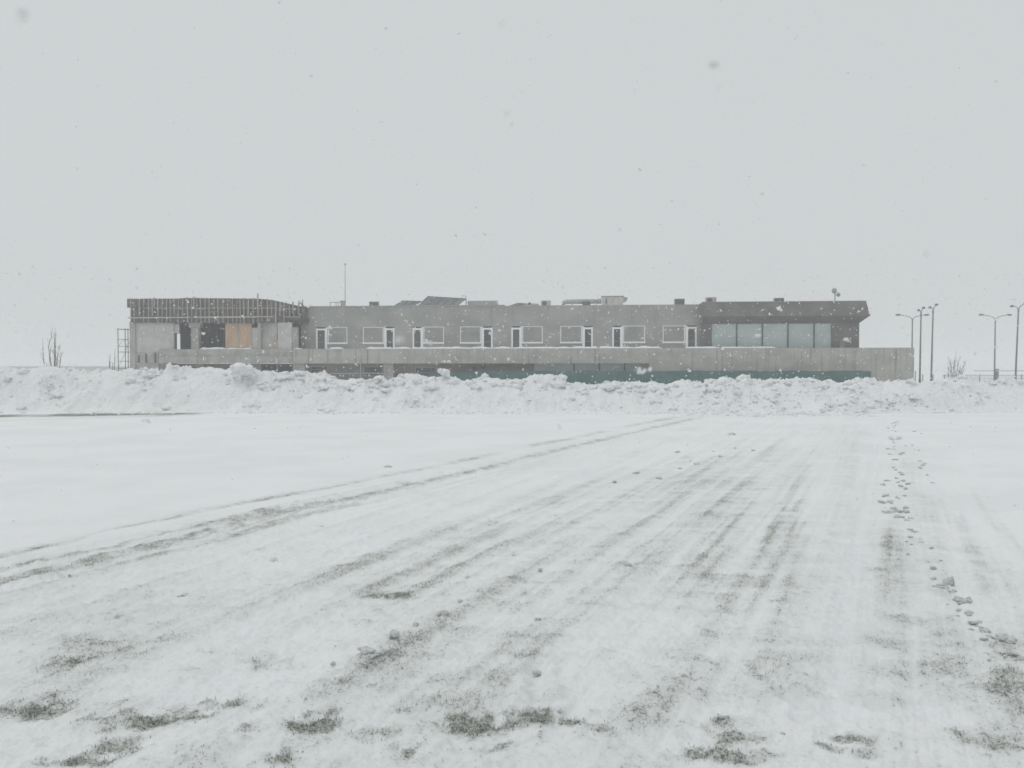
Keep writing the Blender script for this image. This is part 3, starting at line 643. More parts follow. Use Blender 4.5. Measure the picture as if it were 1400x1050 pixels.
for (a, b_, s, c, d) in wins:
    v0, v1 = VW + 0.03, VW + 0.11
    u0, u1 = U(a, VW), U(b_, VW); fr = MB(); f_ = 0.09
    fr.box(u0, u0 + f_, v0, v1, zw0, zw1); fr.box(u1 - f_, u1, v0, v1, zw0, zw1); fr.box(u0 + f_, u1 - f_, v0, v1, zw0, zw0 + f_); fr.box(u0 + f_, u1 - f_, v0, v1, zw1 - f_, zw1)
    # the outer jamb shows white only on some
    wo = fr.build('window', M['white'], bld)
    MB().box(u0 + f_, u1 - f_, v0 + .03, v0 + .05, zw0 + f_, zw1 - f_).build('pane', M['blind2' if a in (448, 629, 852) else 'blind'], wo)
    sm2 = MB().box(u0 - .03, u1 + .03, VW - 0.12, VW + 0.025, zw0 - .02, zw0 + 0.15); sm2.build('sill', M['white'], wo)
    hd = MB().box(u0, u1, VW - 0.03, VW - .003, zw1 + 0.003, zw1 + 0.05); hd.build('window_head', M['flash'], wo)
    u0, u1 = U(c, VW), U(d, VW); fr = MB(); f_ = 0.16
    if s == 'R': l_, r_ = 0.17, 0.27
    else: l_, r_ = 0.27, 0.17
    fr.box(u0, u0 + l_, v0 - .02, v1, FL_, zdh + .12); fr.box(u1 - r_, u1, v0 - .02, v1, FL_, zdh + .12)
    fr.box(u0 + l_, u1 - r_, v0 - .02, v1, zdh - .10, zdh + 0.08); fr.box(u0 + l_, u1 - r_, v0 - .02, v1, FL_, FL_ + 0.13)
    if s == 'R': fr.box(u1 - .12, u1, v0 - .02, v1, zdh + .12, zw1)
    else: fr.box(u0, u0 + .12, v0 - .02, v1, zdh + .12, zw1)
    do = fr.build('door', M['white'], bld)
    MB().box(u0 + l_, u1 - r_, v0 + .03, v0 + .05, FL_ + .13, zdh - .10).build('pane', M['dark'], do)
    MB().box(u0 + l_, u1 - r_, v0 + .012, v0 + .03, FL_ + 1.02, FL_ + 1.08).build('rail', M['steel'], do)
    k0, k1 = (u0, u1 - .12) if s == 'R' else (u0 + .12, u1)
    MB().box(k0, k1, v0 + .03, v0 + .05, zdh + .12, zw1).build('transom', M['dark'], do)
# terrace parapet, in pours with joints
up0, up1 = U(400), U(1250)
us_ = [U(x) for x in (400,449,494,562,628,685,745,819,888)]
pm = MB()
for a, b_ in zip(us_[:-1], us_[1:]): pm.box(a + .012, b_ - .012, 0, 0.25, ZB, ZT)
pm.box(us_[0], us_[-1], 0.05, 0.2, ZB + .05, ZT - .06)
pm.build('parapet', M['concrete'], bld)
ls = MB().box(us_[0], us_[-1], 0.26, 2.0, ZB + 0.12, FL_ - 0.305); ls.build('terrace_slab', M['rawconc'], bld)
jt = [U(x) for x in (888, 947, 980.5, 1027, 1086, 1170, 1192, 1231, 1250)]
ret = MB()
for a, b_ in zip(jt[:-1], jt[1:]): ret.box(a + .01, b_ - .01, 0.0, 0.3, -0.1, ZT - 0.01)
ret.box(jt[0], jt[-1] - .02, 0.06, 0.24, -0.1, ZT - .06)
ret.box(jt[-1] - .31, jt[-1] - .012, 0.31, 13.0, -0.1, ZT - 0.012)
ret.build('terrace_wall', M['concrete'], bld)
MB().box(U(1178), jt[-1] - .32, 0.31, 13.0, ZT - .9, ZT - .6).build('terrace_floor', M['rawconc'], bld)
# snow lying on the parapet
def snow_strip(u0, u1, v0, v1, z, h, seed, step=0.25):
    mb = MB(); n = max(2, int((u1 - u0) / step)); uu = np.linspace(u0, u1, n)
    hh = h * np.clip(0.75 + 0.6 * fbm(uu * 0.8, uu * 0 + seed, seed, 3), 0.25, 1.5); hh[0] = hh[-1] = 0.005
    sec = lambda u, k: [(u, v0 + .01, z + .002), (u, v0 + .03, z + .6 * k), (u, (v0 + v1) / 2, z + k), (u, v1 - .03, z + .6 * k), (u, v1 - .01, z + .002)]
    vs = []; fs = []
    for u, k in zip(uu, hh): vs += sec(u, max(k, .006))
    for i in range(n - 1):
        for k in range(4): fs.append((i * 5 + k, i * 5 + 5 + k, i * 5 + 6 + k, i * 5 + 1 + k))
    return mb.add(vs, fs)
sp = MB()
for i, (a, b_) in enumerate(((449,470),(475,481),(500,562),(562,700),(700,818),(818,905))): 
    q_ = snow_strip(U(a), U(b_), 0, 0.25, ZT, 0.2, 500 + i); sp.add(q_.v, q_.f)
for i, (a, b_) in enumerate(((938,985),(985,1062))):
    q_ = snow_strip(U(a), U(b_), 0, 0.3, ZT - .01, 0.18, 520 + i); sp.add(q_.v, q_.f)
sp.build('parapet_snow', M['cap'], bld, True)
# pipes and debris on the terrace edge
# ground floor under the terrace
VL = 2.0
lw_h = [(U(425, VL), U(447, VL), 0.9, Z(435, 500, VL)), (U(497, VL), U(522, VL), 0.9, Z(510, 501, VL)), (U(567, VL), U(596, VL), 0.9, Z(580, 502, VL))]
lw_h = [(a, b_, 1.15 if k == 0 else 0.75, d) for k, (a, b_, c, d) in enumerate(lw_h)]
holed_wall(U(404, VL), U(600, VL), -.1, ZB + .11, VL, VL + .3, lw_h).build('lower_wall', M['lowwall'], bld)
for k, (a, b_, c, d) in enumerate(lw_h):
    fr = MB(); f_ = 0.06
    fr.box(a, a + f_, VL + .05, VL + .12, c, d); fr.box(b_ - f_, b_, VL + .05, VL + .12, c, d); fr.box(a + f_, b_ - f_, VL + .05, VL + .12, c, c + f_); fr.box(a + f_, b_ - f_, VL + .05, VL + .12, d - f_, d)
    zm = c + (d - c) * .35; fr.box(a + f_, b_ - f_, VL + .06, VL + .11, zm, zm + .05)
    wo = fr.build('window', M['duct'], bld)
    MB().box(a + f_, b_ - f_, VL + .125, VL + .14, c + .01, d - f_).build('pane', M['dark'], wo)
MB().box(U(600.2, VL), U(730, VL), VL, VL + .3, -.1, ZB + .11).build('lower_wall', M['brick'], bld)
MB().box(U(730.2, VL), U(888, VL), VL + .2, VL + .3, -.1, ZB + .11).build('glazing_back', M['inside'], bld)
gl = MB(); gl.box(U(730.2, VL), U(888, VL), VL + .02, VL + .06, 0.3, ZB + .06); go_ = gl.build('lower_glazing', M['green'], bld)
for x in (785, 819.3, 854): MB().box(U(x - .9, VL - .1), U(x + .9, VL - .1), VL - .1, VL + .015, 0.2, ZB + .1).build('mullion', M['mullion'], go_)
for (x0, x1) in ((400,417),(524,537.5)):
    MB().box(U(x0, .35), U(x1, .35), .35, .85, -.1, ZB + .11).build('pillar', M['rawconc'], bld)
pp = MB(); pp.tube([W(0,0,0)*0 + Vector((U(493, -.08), -.08, ZB + .4)), Vector((U(493, -.08), -.08, 0.6))], .045); 
pp.tube([Vector((U(449, -.1), .3, 1.02)), Vector((U(528, -.1), .3, 1.02))], .05); pp.tube([Vector((U(421, .3), .3, 1.75)), Vector((U(446, .3), .3, 1.80))], .04)
pp.build('pipe', M['duct'], bld)
# round lamp / vent on the brown wall
MB().tube([Vector((U(661, VL - .12), VL - .12, Z(661, 501.5, VL - .12))), Vector((U(661, VL - .12), VL - .004, Z(661, 501.5, VL - .12)))], .26, 14).build('vent', M['mullion'], bld)
MB().tube([Vector((U(649, VL - .12), VL - .12, Z(649, 503.5, VL - .12))), Vector((U(649, VL - .12), VL - .004, Z(649, 503.5, VL - .12)))], .2, 14).build('vent', M['mullion'], bld)

# right hand brown pavilion with the slanting eaves
VP = 1.3
ua, ub = U(958.5, VP), U(1174.5, VP); zt_ = Z(1075, 413.5, VP); zm_ = Z(1075, 432, VP - 1.2); zs_ = Z(1075, 442, VP); VB = 13.0
gu0, gu1 = U(973, VP), U(1136.5, VP); gz0 = ZT - .2
holed_wall(ua, ub, FL_, zs_ - .003, VP, VP + .35, [(gu0, gu1, gz0, zs_ - .03)]).build('pavilion_wall', M['brown'], bld)
sw = MB(); sw.box(ub - .35, ub, VP + .351, VB, FL_, zs_ - .003); sw.box(ua, ub - .351, VB - .3, VB - .002, FL_, zs_ - .003); sw.build('pavilion_side_wall', M['brown'], bld)
gb = MB().box(gu0, gu1, VP + .12, VP + .16, gz0, zs_ - .03).build('glass_front', M['green'], bld)
for x in (1007.3, 1042.4, 1077.4, 1113.2): MB().box(U(x - .85, VP), U(x + .85, VP), VP + .03, VP + .117, gz0, zs_ - .03).build('mullion', M['mullion'], gb)
MB().box(gu0, gu1, VP + .05, VP + .117, zs_ - .09, zs_ - .031).build('top_rail', M['acbox'], gb)
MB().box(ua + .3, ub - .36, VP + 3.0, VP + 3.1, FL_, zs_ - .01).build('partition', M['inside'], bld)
ea = MB(); rings = []
ob_ = U(1189.5, VP - 1.2) - ub; ot_ = U(1183.5, VP - .78) - ub
for (o_, s_, z_) in ((0.0, 0.0, zs_), (1.2, ob_, zm_), (0.78, ot_, zt_)):
    rings.append([(ua - (0.02 if o_ else 0), VP - o_, z_), (ub + s_, VP - o_, z_), (ub + s_, VB, z_), (ua - (0.02 if o_ else 0), VB, z_)])
vs = [p for r_ in rings for p in r_]; fs = [(3,2,1,0), (8,9,10,11)]
for i in (0, 1):
    for k in range(4): k2 = (k + 1) % 4; fs.append((i * 4 + k, i * 4 + k2, i * 4 + 4 + k2, i * 4 + 4 + k))
ea.add(vs, fs); ea.build('eaves', M['brown'], bld)
MB().box(ua - .03, ub + ot_ + .02, VP - .81, VP - .70, zt_ + .003, zt_ + .06).build('coping', M['flash'], bld)
MB().box(U(1148, VP - .003), U(1155, VP - .003), VP - .04, VP - .003, FL_ + .1, FL_ + 1.1).build('wall_plate', M['lowwall'], bld)

# left end under construction
VC = 0.35
uc0 = U(177, VC); uc1 = U(411, VC)
zf1 = Z(290, 441.5, 0); zsl = Z(290, 477, 0)
def pc(name, mat, x0, y0, x1, y1, v0, v1): return R(MB(), x0, y0, x1, y1, v0, v1).build(name, M[mat], bld)
pc('column', 'rawconc', 177, 440, 185.6, 530, VC, VC + .6)
pc('column', 'rawconc', 261, 448, 271.3, 478.5, VC + .2, VC + .75)
pc('beam', 'rawconc', 258, 441, 273, 447.6, VC + .1, VC + .8)
pc('column', 'block', 344.5, 448, 354, 477.5, VC + .15, VC + .6)
pc('column', 'rawconc', 352.2, 441, 356.4, 477.5, VC - .12, VC + .13)
pc('block_wall', 'block', 186, 441.5, 237.6, 481, VC + .12, VC + .36)
pc('block_wall', 'rawconc', 356.6, 441, 379, 477.5, VC + .25, VC + .5)
pc('block_wall', 'block', 379.6, 441, 399, 477.5, VC + .1, VC + .35)
pc('column', 'rawconc', 399.4, 447.5, 406.5, 477.5, VC + .05, VC + .5)
pc('block_wall', 'block', 238, 443, 244.8, 455.5, VC + .3, VC + .5)
# floor edge: two steps
b1_ = MB(); R(b1_, 217, 477.6, 399.8, 487.3, VC - .2, VC + 9); b1_.build('floor_slab', M['rawconc'], bld)
b2_ = MB(); R(b2_, 217, 487.5, 399.8, 496.8, VC - .45, VC + .2); b2_.build('edge_beam', M['rawconc'], bld)
pc('lower_wall', 'rawconc', 185.8, 481.2, 216.8, 530, VC + .1, VC + .5)
for x in (188.5, 198.5, 211): 
    m_ = MB(); R(m_, x, 483 if x > 190 else 486, x + 2.2, 496, VC + .04, VC + .097); m_.build('stub_post', M['inside'], bld)
bnd = MB(); R(bnd, 185.8, 496, 217, 497.4, VC + .0, VC + .095); bnd.build('ledge', M['rawconc'], bld)
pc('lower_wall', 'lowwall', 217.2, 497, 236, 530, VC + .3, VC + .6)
# lower floor recess
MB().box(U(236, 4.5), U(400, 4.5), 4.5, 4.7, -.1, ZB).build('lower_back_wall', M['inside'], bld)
for (x0, x1) in ((268,278),(343,356),(378,380)): MB().box(U(x0, VC + .6), U(x1, VC + .6), VC + .6, VC + 1.0, -.1, ZB - .0).build('column', M['lowwall'], bld)
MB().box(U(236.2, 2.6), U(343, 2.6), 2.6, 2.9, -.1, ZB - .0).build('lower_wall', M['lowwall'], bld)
# back, side and roof slab of the shell: a dark room with one opening to the sky
VK = 9.4
zc = zf1 + .25
hu0, hz1 = UZ(238.6, 456, VK); hu1, hz0 = UZ(246.5, 478, VK)
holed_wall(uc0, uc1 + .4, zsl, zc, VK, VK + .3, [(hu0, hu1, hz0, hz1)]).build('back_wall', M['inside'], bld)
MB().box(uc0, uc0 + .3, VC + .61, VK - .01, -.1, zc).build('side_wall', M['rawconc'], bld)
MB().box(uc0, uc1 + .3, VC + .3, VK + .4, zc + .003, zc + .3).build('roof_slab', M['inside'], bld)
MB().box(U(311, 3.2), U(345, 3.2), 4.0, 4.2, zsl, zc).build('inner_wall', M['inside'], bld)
prop_u = [U(x, 3.0) for x in (249, 256, 279, 288, 297, 303)]
for u in prop_u: MB().tube([(u, 3.0 + random.random() * 2, zsl), (u, 3.0 + random.random() * 2, zc)], .05, 6).build('prop', M['steel'], bld)
sn = snow_strip(U(272), U(308), VC - .2, VC + .3, zsl - .02, .22, 541); s2_ = snow_strip(U(308.5), U(343.5), VC - .2, VC + .1, zsl - .02, .16, 543); s3_ = snow_strip(U(400), U(412), 0, .6, ZT, .18, 545)
sn.add(s2_.v, s2_.f); sn.add(s3_.v, s3_.f); sn.build('sill_snow', M['cap'], bld, True)
# plywood sheets closing openings
def sheet(name, mat, x0, y0, x1, y1, v0, v1, label):
    u0, z1 = UZ(x0, y0, v0); u1, z0 = UZ(x1, y1, v0)
    r_ = empty(name, W(u0, v0, z0), RZ); tag(r_, label, 'plywood')
    return r_, u1 - u0, z1 - z0
r_, w_, h_ = sheet('plywood_sheet', 'ply', 308, 442, 344.2, 476.8, VC + .1, VC + .12, 'large orange plywood closing the opening right of the dark bay')
hw = w_ / 2
MB().box(0, hw - .02, 0, .03, 0, h_).build('board', M['ply'], r_); MB().box(hw + .01, w_, 0.008, .038, 0, h_ * .995).build('board', M['ply'], r_)
MB().box(hw - .10, hw + .08, -.04, -.003, h_ * .25, h_ * .82).build('cleat', M['batten'], r_)
r_, w_, h_ = sheet('plywood_sheet', 'ply', 369.5, 465, 379.5, 477.3, VC + .12, VC + .15, 'small stained plywood offcut leaning low between two pale walls')
MB().add([(0,0,0),(w_,0,0),(w_,0.02,h_),(w_*.45,0.02,h_*.72),(w_*.1,0.01,h_*.3),(0,.04,0),(w_,.04,0),(w_,.06,h_),(w_*.45,.06,h_*.72),(w_*.1,.05,h_*.3)], [(0,1,2,3,4),(9,8,7,6,5),(0,5,6,1),(1,6,7,2),(2,7,8,3),(3,8,9,4),(4,9,5,0)]).build('board', M['plydirty'], r_)

# timber formwork of the unfinished eaves
fw = empty('formwork', W(U(174, 0), 0, zf1), RZ)
tag(fw, 'tall band of weathered timber formwork with battens along the top of the unfinished end', 'formwork')
ubase = U(174, 0)
TOPS = [(174,408.6),(205,408.2),(248,408.2),(250,407.3),(352,408.3),(372,410),(386,413),(396,415.5),(412,419)]
def ftop(px): return float(np.interp(px, [a for a, _ in TOPS], [b_ for _, b_ in TOPS]))
def fl_(px, py, v=0): 
    u, z = UZ(px, py, v); return u - ubase, z - zf1
def fv(px): return 0.0 if px < 352 else 0.0 + ((px - 352) / 60) ** 2 * 1.9      # the band turns back at its right end
pxs = list(np.linspace(178, 411.5, 60))
def band(y0f, y1, voff, thick):
    mb = MB()
    for a, b_ in zip(pxs[:-1], pxs[1:]):
        va, vb = fv(a) + voff, fv(b_) + voff
        u0, z1a = fl_(a, y0f(a)); u1, z1b = fl_(b_, y0f(b_)); _, z0 = fl_(a, y1)
        mb.add([(u0,va,z0),(u1,vb,z0),(u1,vb,z1b),(u0,va,z1a),(u0,va+thick,z0),(u1,vb+thick,z0),(u1,vb+thick,z1b),(u0,va+thick,z1a)], [(0,1,2,3),(5,4,7,6),(3,2,6,7),(0,4,5,1)] + ([(0,3,7,4)] if a == pxs[0] else []) + ([(1,5,6,2)] if b_ == pxs[-1] else []))
    return mb
band(ftop, 421, 0.0, .06).build('upper_boards', M['boards'], fw)
band(lambda p: 421.2, 441.3, 0.16, .05).build('lower_boards', M['boards'], fw)
u0, z1 = fl_(174, 408.4); u1, z0 = fl_(177.8, 420.5); MB().box(u0, u1, -.05, 2.5, z0, z1).build('end_board', M['boards'], fw)
k = 0; x = 179.0; rr = random.Random(3)
while x < 411:
    wdt = rr.choice((1.0, 1.2, 1.5, 1.8)); top = ftop(x) - rr.choice((-.6, -.2, 0, .3, .9)); bot = 441.8 + rr.uniform(-2, 1.5)
    if rr.random() < .16: bot = 432
    ua_, z1 = fl_(x, top); ub_, z0 = fl_(x + wdt, bot); v_ = fv(x)
    mb = MB(); mb.bar((ua_, v_ - .06 + rr.uniform(-.02, .02), z0), (ua_ + rr.uniform(-.07, .07), v_ - .06, z1), ub_ - ua_, .09); mb.build('batten', M['batten'], fw)
    x += rr.uniform(4.6, 7.2)
for (x, t_) in ((353.2, 401.5), (402.5, 409.5), (406.5, 408.5), (396, 411.5), (212, 406.8), (266, 405.8)):
    ua_, z1 = fl_(x, t_); _, z0 = fl_(x, ftop(x) + 12); MB().bar((ua_, fv(x) - .18, z0), (ua_ + .03, fv(x) - .18, z1), .11, .1).build('post', M['batten'], fw)
lg = MB()
for a, b_, y_ in ((176, 261, 434.6), (266, 352, 433.9), (350, 405, 432.9)):
    ua_, z_ = fl_(a, y_); ub_, z2 = fl_(b_, y_ - .5); MB().bar((ua_, fv(a) - .17, z_), (ub_, fv(b_) - .17, z2), .10, .12).build('ledger', M['ledger'], fw)
for (a, b_, y_) in ((196,214,416),(268,282,423),(283,300,427),(340,350,427),(376,390,424)):
    ua_, z_ = fl_(a, y_); ub_, _ = fl_(b_, y_); MB().bar((ua_, fv(a) - .14, z_), (ub_, fv(b_) - .14, z_ + .05), .10, .05).build('brace', M['batten'], fw)
br = MB()   # broken end with bent bars beside the grey wall
for i in range(14):
    ua_, z_ = fl_(402 + rr.uniform(0, 9), rr.uniform(415, 446)); br.bar((ua_, 1.0 + rr.uniform(-.5, .6), z_), (ua_ + rr.uniform(-.5, .5), 1.0 + rr.uniform(-.5, .6), z_ + rr.uniform(-.4, .7)), .09)
br.build('loose_boards', M['boards'], fw)

# ------------------------------------------------------------------ things on the roof
def on_roof(px, v, zroof=None): return W(U(px, v, 415), v, (ZR - .12) if zroof is None else zroof)
def ac(px0, px1, top, v, label, zroof=None, dark=False, fan='L'):
    p = on_roof((px0 + px1) / 2, v, zroof); r_ = empty('air_conditioner', p, RZ)
    tag(r_, label, 'air conditioner', 'air conditioner units on the flat roof')
    u0 = U(px0, v, 412); u1 = U(px1, v, 412); w_ = (u1 - u0); h_ = Z(px0, top, v) - p.z; ft = max(.12, h_ - .86 if h_ > .95 else .12)
    MB().box(-w_/2, w_/2, 0, .42, ft, h_).build('casing', M['acbox'] , r_, bevel=.02)
    if dark: MB().box(-w_/2 + .06, w_/2 - .02, -.03, -.002, ft + .05, h_ - .06).build('coil', M['acdark'], r_)
    else:
        cx = -w_*.14 if fan == 'L' else w_*.14; rr_ = min(.3, (h_ - ft) * .38)
        MB().tube([(cx, -.03, (ft + h_)/2), (cx, -.002, (ft + h_)/2)], rr_, 16).build('fan_grille', M['acdark'], r_)
    m_ = MB(); m_.box(-w_/2 + .08, -w_/2 + .14, -.05, .45, 0, ft - .002); m_.box(w_/2 - .14, w_/2 - .08, -.05, .45, 0, ft - .002); m_.build('stand', M['steel'], r_)
ac(504.5, 517.5, 412.2, VW + 1.5, 'small dark fronted air conditioner between the thin mast and solar panels', None, True)
ac(739.5, 753, 410.8, VW + 1.2, 'air conditioner with fan between the low pipe run and the elbow duct', None, False)
ac(922, 936, 408.2, VW + 1.2, 'dark fronted air conditioner alone right of the beige rooftop unit', None, True)
ZP = zt_ - .1
ac(965, 979.5, 406.3, VP + 1.0, 'air conditioner with round fan at the left end of the brown pavilion roof', ZP, False)
ac(1058.5, 1072, 407.2, VP + 1.2, 'air conditioner in the middle of the brown pavilion roof', ZP, True)
# mast with railing and box
pm_ = on_roof(472, VW + 1.0); ms_ = empty('antenna_mast', pm_, RZ); tag(ms_, 'thin tall antenna mast above the left part of the grey wall', 'antenna')
hM = Z(472, 360.5, VW + 1.0) - pm_.z
MB().tube([(0,0,0),(0,0,hM)], [.045,.03], 6).build('pole', M['duct'], ms_); MB().tube([(0,0,hM-.12),(0,0,hM)], [.07,.14], 8).build('tip', M['duct'], ms_)
pb = on_roof(468.5, VW + .8); rb_ = empty('roof_cabinet', pb, RZ); tag(rb_, 'small grey cabinet at the foot of the thin antenna mast', 'cabinet')
hB = Z(468, 412, VW + .8) - pb.z
MB().box(-.2,.2,-.15,.15,.25,hB).build('cabinet_body', M['acbox'], rb_, bevel=.02); MB().box(-.12,.12,-.1,.1,0,.248).build('plinth', M['duct'], rb_)
MB().box(-.27,.27,-.2,.2,hB+.002,hB+.06).build('lid', M['flash'], rb_)
pr_ = on_roof(458, VW + .8); rr2 = empty('roof_railing', pr_, RZ); tag(rr2, 'short pipe railing on the roof left of the cabinet', 'railing')
hR = Z(458, 413.3, VW + .8) - pr_.z; uR0 = U(451, VW+.8, 413) - U(458, VW+.8, 413); uR1 = U(466, VW+.8, 413) - U(458, VW+.8, 413)
MB().tube([(uR0,0,hR),(uR1,0,hR)], .035, 6).build('rail', M['steel'], rr2)
for x in (451.5, 459.5, 462.5): ux = U(x, VW+.8, 413) - U(458, VW+.8, 413); MB().tube([(ux,0,0),(ux,0,hR-.03)], .03, 6).build('post', M['steel'], rr2)
# solar collectors
def collector(px0, px1, top0, top1, v, n, label, depth=1.5, skew=.9):
    p = on_roof(px0, v); r_ = empty('solar_collector', p, RZ); tag(r_, label, 'solar panel', 'solar collectors on the roof')
    u1 = U(px1, v, 412) - U(px0, v, 412); h0 = Z(px0, top0, v) - p.z; h1 = Z(px1, top1, v) - p.z
    for i in range(n):
        a, b_ = i / n, (i + 1) / n; g_ = .03
        def tp(f): return (f * u1 + skew * .5, depth, h0 + (h1 - h0) * f)
        def bt(f): return (f * u1 - skew * .5, 0, .12)
        fa, fb = a + g_ / n, b_ - g_ / n
        q_ = [bt(fa), bt(fb), tp(fb), tp(fa)]; q2 = [(x_, y_ + .05, z_ - .07) for x_, y_, z_ in q_]
        MB().add(q_ + q2, [(0,1,2,3),(7,6,5,4),(0,4,5,1),(1,5,6,2),(2,6,7,3),(3,7,4,0)]).build('panel', M['solar'], r_)
        e_ = MB(); e_.bar(bt(a), tp(a), .08); e_.build('panel_rail', M['steel'], r_)
    e_ = MB()
    for f in [i / n for i in range(n + 1)]:
        x_, y_, z_ = tp(f); e_.bar((x_, y_ + .06, 0), (x_, y_ + .06, z_ - .03), .06)
    e_.bar(tp(0), tp(1), .08); e_.build('support_frame', M['steel'], r_)
    return r_
collector(575.5, 628.5, 403.6, 406.8, VW + 1.0, 5, 'large tilted row of grey solar panels standing highest on the roof')
collector(540.5, 566, 409.6, 410.5, VW + 1.6, 3, 'low tilted solar panels left of the large row')
collector(700.5, 716, 413.4, 414, VW + 1.0, 2, 'low flat solar panels right of the grey duct', 1.2)
def pipes(name, label, cat, items, mat='duct', v=VW + 1.3):
    x0 = items[0][0]; p = on_roof(x0, v); r_ = empty(name, p, RZ); tag(r_, label, cat)
    return r_, p, lambda px, py: (U(px, v, 412) - U(x0, v, 412), 0, max(0, Z(px, py, v) - p.z))
r_, p, f = pipes('rooftop_duct', 'long low grey duct right of the large solar row', 'duct', [(640,0)])
m_ = MB(); a = f(640, 411.6); b_ = f(681, 411.4); m_.box(a[0], b_[0], -.25, .25, a[2] - .45, a[2]); m_.build('duct_run', M['duct'], r_)
a = f(672, 411); b_ = f(681, 418); MB().box(a[0], b_[0], -.35, .35, 0, a[2] - .47).build('fan_box', M['duct'], r_)
for x in (645, 655, 664): a = f(x, 414); MB().bar((a[0], 0, 0), (a[0], 0, f(x, 411.6)[2] - .46), .07).build('stand', M['steel'], r_)
r_, p, f = pipes('pipe_gantry', 'dark pipe frame standing at the right end of the large solar row', 'pipe gantry', [(637,0)], v=VW + .8)
a = f(637, 404.3); q_ = f(632, 404.3); m_ = MB(); m_.tube([(0,0,0),(0,0,a[2]),(q_[0],0,a[2]),(q_[0],0,a[2]-.4)], .035, 6); m_.build('pipe', M['steel'], r_)
a = f(637, 409); MB().tube([(0,0,a[2]*.55),(.3,0,a[2]*.55)], .03, 6).build('bracket', M['steel'], r_)
r_, p, f = pipes('pipe_run', 'low run of lagged pipes on the roof left of a fan unit', 'pipes', [(716,0)])
m_ = MB(); a = f(716, 414.4); b_ = f(737, 415.2); m_.tube([(a[0],0,a[2]-.1),(b_[0],0,b_[2]-.1)], .11, 8); m_.build('pipe', M['duct'], r_)
for x in (719, 727, 735): a = f(x, 415); MB().bar((a[0],0,0),(a[0],0,f(x, 415)[2]-.1), .08).build('stand', M['steel'], r_)
a = f(724, 413.5); MB().box(a[0]-.12, a[0]+.12, -.12, .12, a[2]-.25, a[2]).build('valve', M['acdark'], r_)
r_, p, f = pipes('rooftop_duct', 'raised duct with an elbow leading into the beige rooftop unit', 'duct', [(767,0)])
z1 = f(790, 409.3)[2]; uE = f(822, 409)[0]
m_ = MB(); m_.tube([(.15,0,.0),(.15,0,z1-.65),(.25,0,z1-.38),(.5,0,z1-.24),(uE,0,z1-.22)], .25, 10); m_.build('duct_run', M['duct'], r_, True)
a = f(796.5, 412.8); b_ = f(807, 417); MB().box(a[0], b_[0], -.3, .3, 0, a[2]).build('damper_box', M['acdark'], r_)
for x in (782, 815): u_ = f(x, 410)[0]; MB().bar((u_,0,0),(u_,0,z1-.46), .08).build('stand', M['steel'], r_)
r_, p, f = pipes('ventilation_unit', 'big beige ventilation unit with a hooded intake, tallest box on the roof', 'ventilation unit', [(822,0)], v=VW + 1.2)
a = f(823, 405.8); b_ = f(852, 418); MB().box(a[0], b_[0], -.1, 1.6, .1, a[2]).build('casing', M['acbeige'], r_, bevel=.03)
MB().box(a[0]-.06, b_[0]+.1, -.16, 1.66, a[2]+.003, a[2]+.08).build('lid', M['flash'], r_)
for x in (830, 838, 846): u_ = f(x, 410)[0]; MB().box(u_-.02, u_+.02, -.12, -.103, .15, a[2]-.05).build('seam', M['duct'], r_)
c_ = f(828.5, 409)[0]; MB().box(c_-.05, c_+.05, -.14, -.103, a[2]*.35, a[2]*.8).build('handle', M['acdark'], r_)
e_ = f(858.5, 408)[0]; MB().add([(b_[0]+.003,-.05,a[2]-.02),(e_,-.05,a[2]-.12),(e_-.12,-.05,a[2]-.42),(b_[0]+.003,-.05,a[2]-.55),(b_[0]+.003,1.5,a[2]-.02),(e_,1.5,a[2]-.12),(e_-.12,1.5,a[2]-.42),(b_[0]+.003,1.5,a[2]-.55)], [(3,2,1,0),(4,5,6,7),(0,1,5,4),(1,2,6,5),(2,3,7,6),(3,0,4,7)]).build('hood', M['duct'], r_)
MB().box(0.1, b_[0]-.1, 0, 1.5, 0, .098).build('base', M['steel'], r_)
# weather mast on the pavilion
pv_ = W(U(1141.5, VP + .6, 410), VP + .6, ZP); wm = empty('wireless_mast', pv_, RZ); tag(wm, 'short mast with small dish antennas on the brown pavilion roof', 'antenna')
hW = Z(1141, 397, VP + .6) - pv_.z
MB().tube([(0,0,0),(0,0,hW)], .04, 6).build('pole', M['steel'], wm)
MB().ellip((-.1,-.12,hW-.05),(.26,.10,.28)).build('dish', M['duct'], wm, True); MB().ellip((.3,-.08,hW-.42),(.2,.09,.22)).build('dish', M['duct'], wm, True)
MB().bar((0,0,hW-.42),(.3,0,hW-.42),.05).build('arm', M['steel'], wm)

# ------------------------------------------------------------------ scaffold at the left end
vS = 1.0; uS0 = U(161.5, vS); uS1 = U(175.2, vS)
sf = empty('scaffold_tower', W(uS0, vS, 0), RZ); tag(sf, 'narrow grey tube scaffold tower against the left end of the building', 'scaffold')
wS = uS1 - uS0; zz = lambda py: Z(168, py, vS); dS = 1.3
for (x_, y_) in ((0,0),(wS,0),(0,dS),(wS,dS)): MB().tube([(x_,y_,0),(x_,y_,zz(448.3 if x_ == 0 else 449.5))], .042, 6).build('upright', M['steel'], sf)
m_ = MB()
for py in (464, 473.5, 494): m_.tube([(0,0,zz(py)),(wS,0,zz(py))], .03, 6); m_.tube([(0,dS,zz(py)),(wS,dS,zz(py))], .03, 6)
m_.build('crossbar', M['steel'], sf)
for py in (449.6, 480.8, 503.5): MB().box(0, wS, 0.0, dS, zz(py) - .06, zz(py)).build('deck', M['steel'], sf)
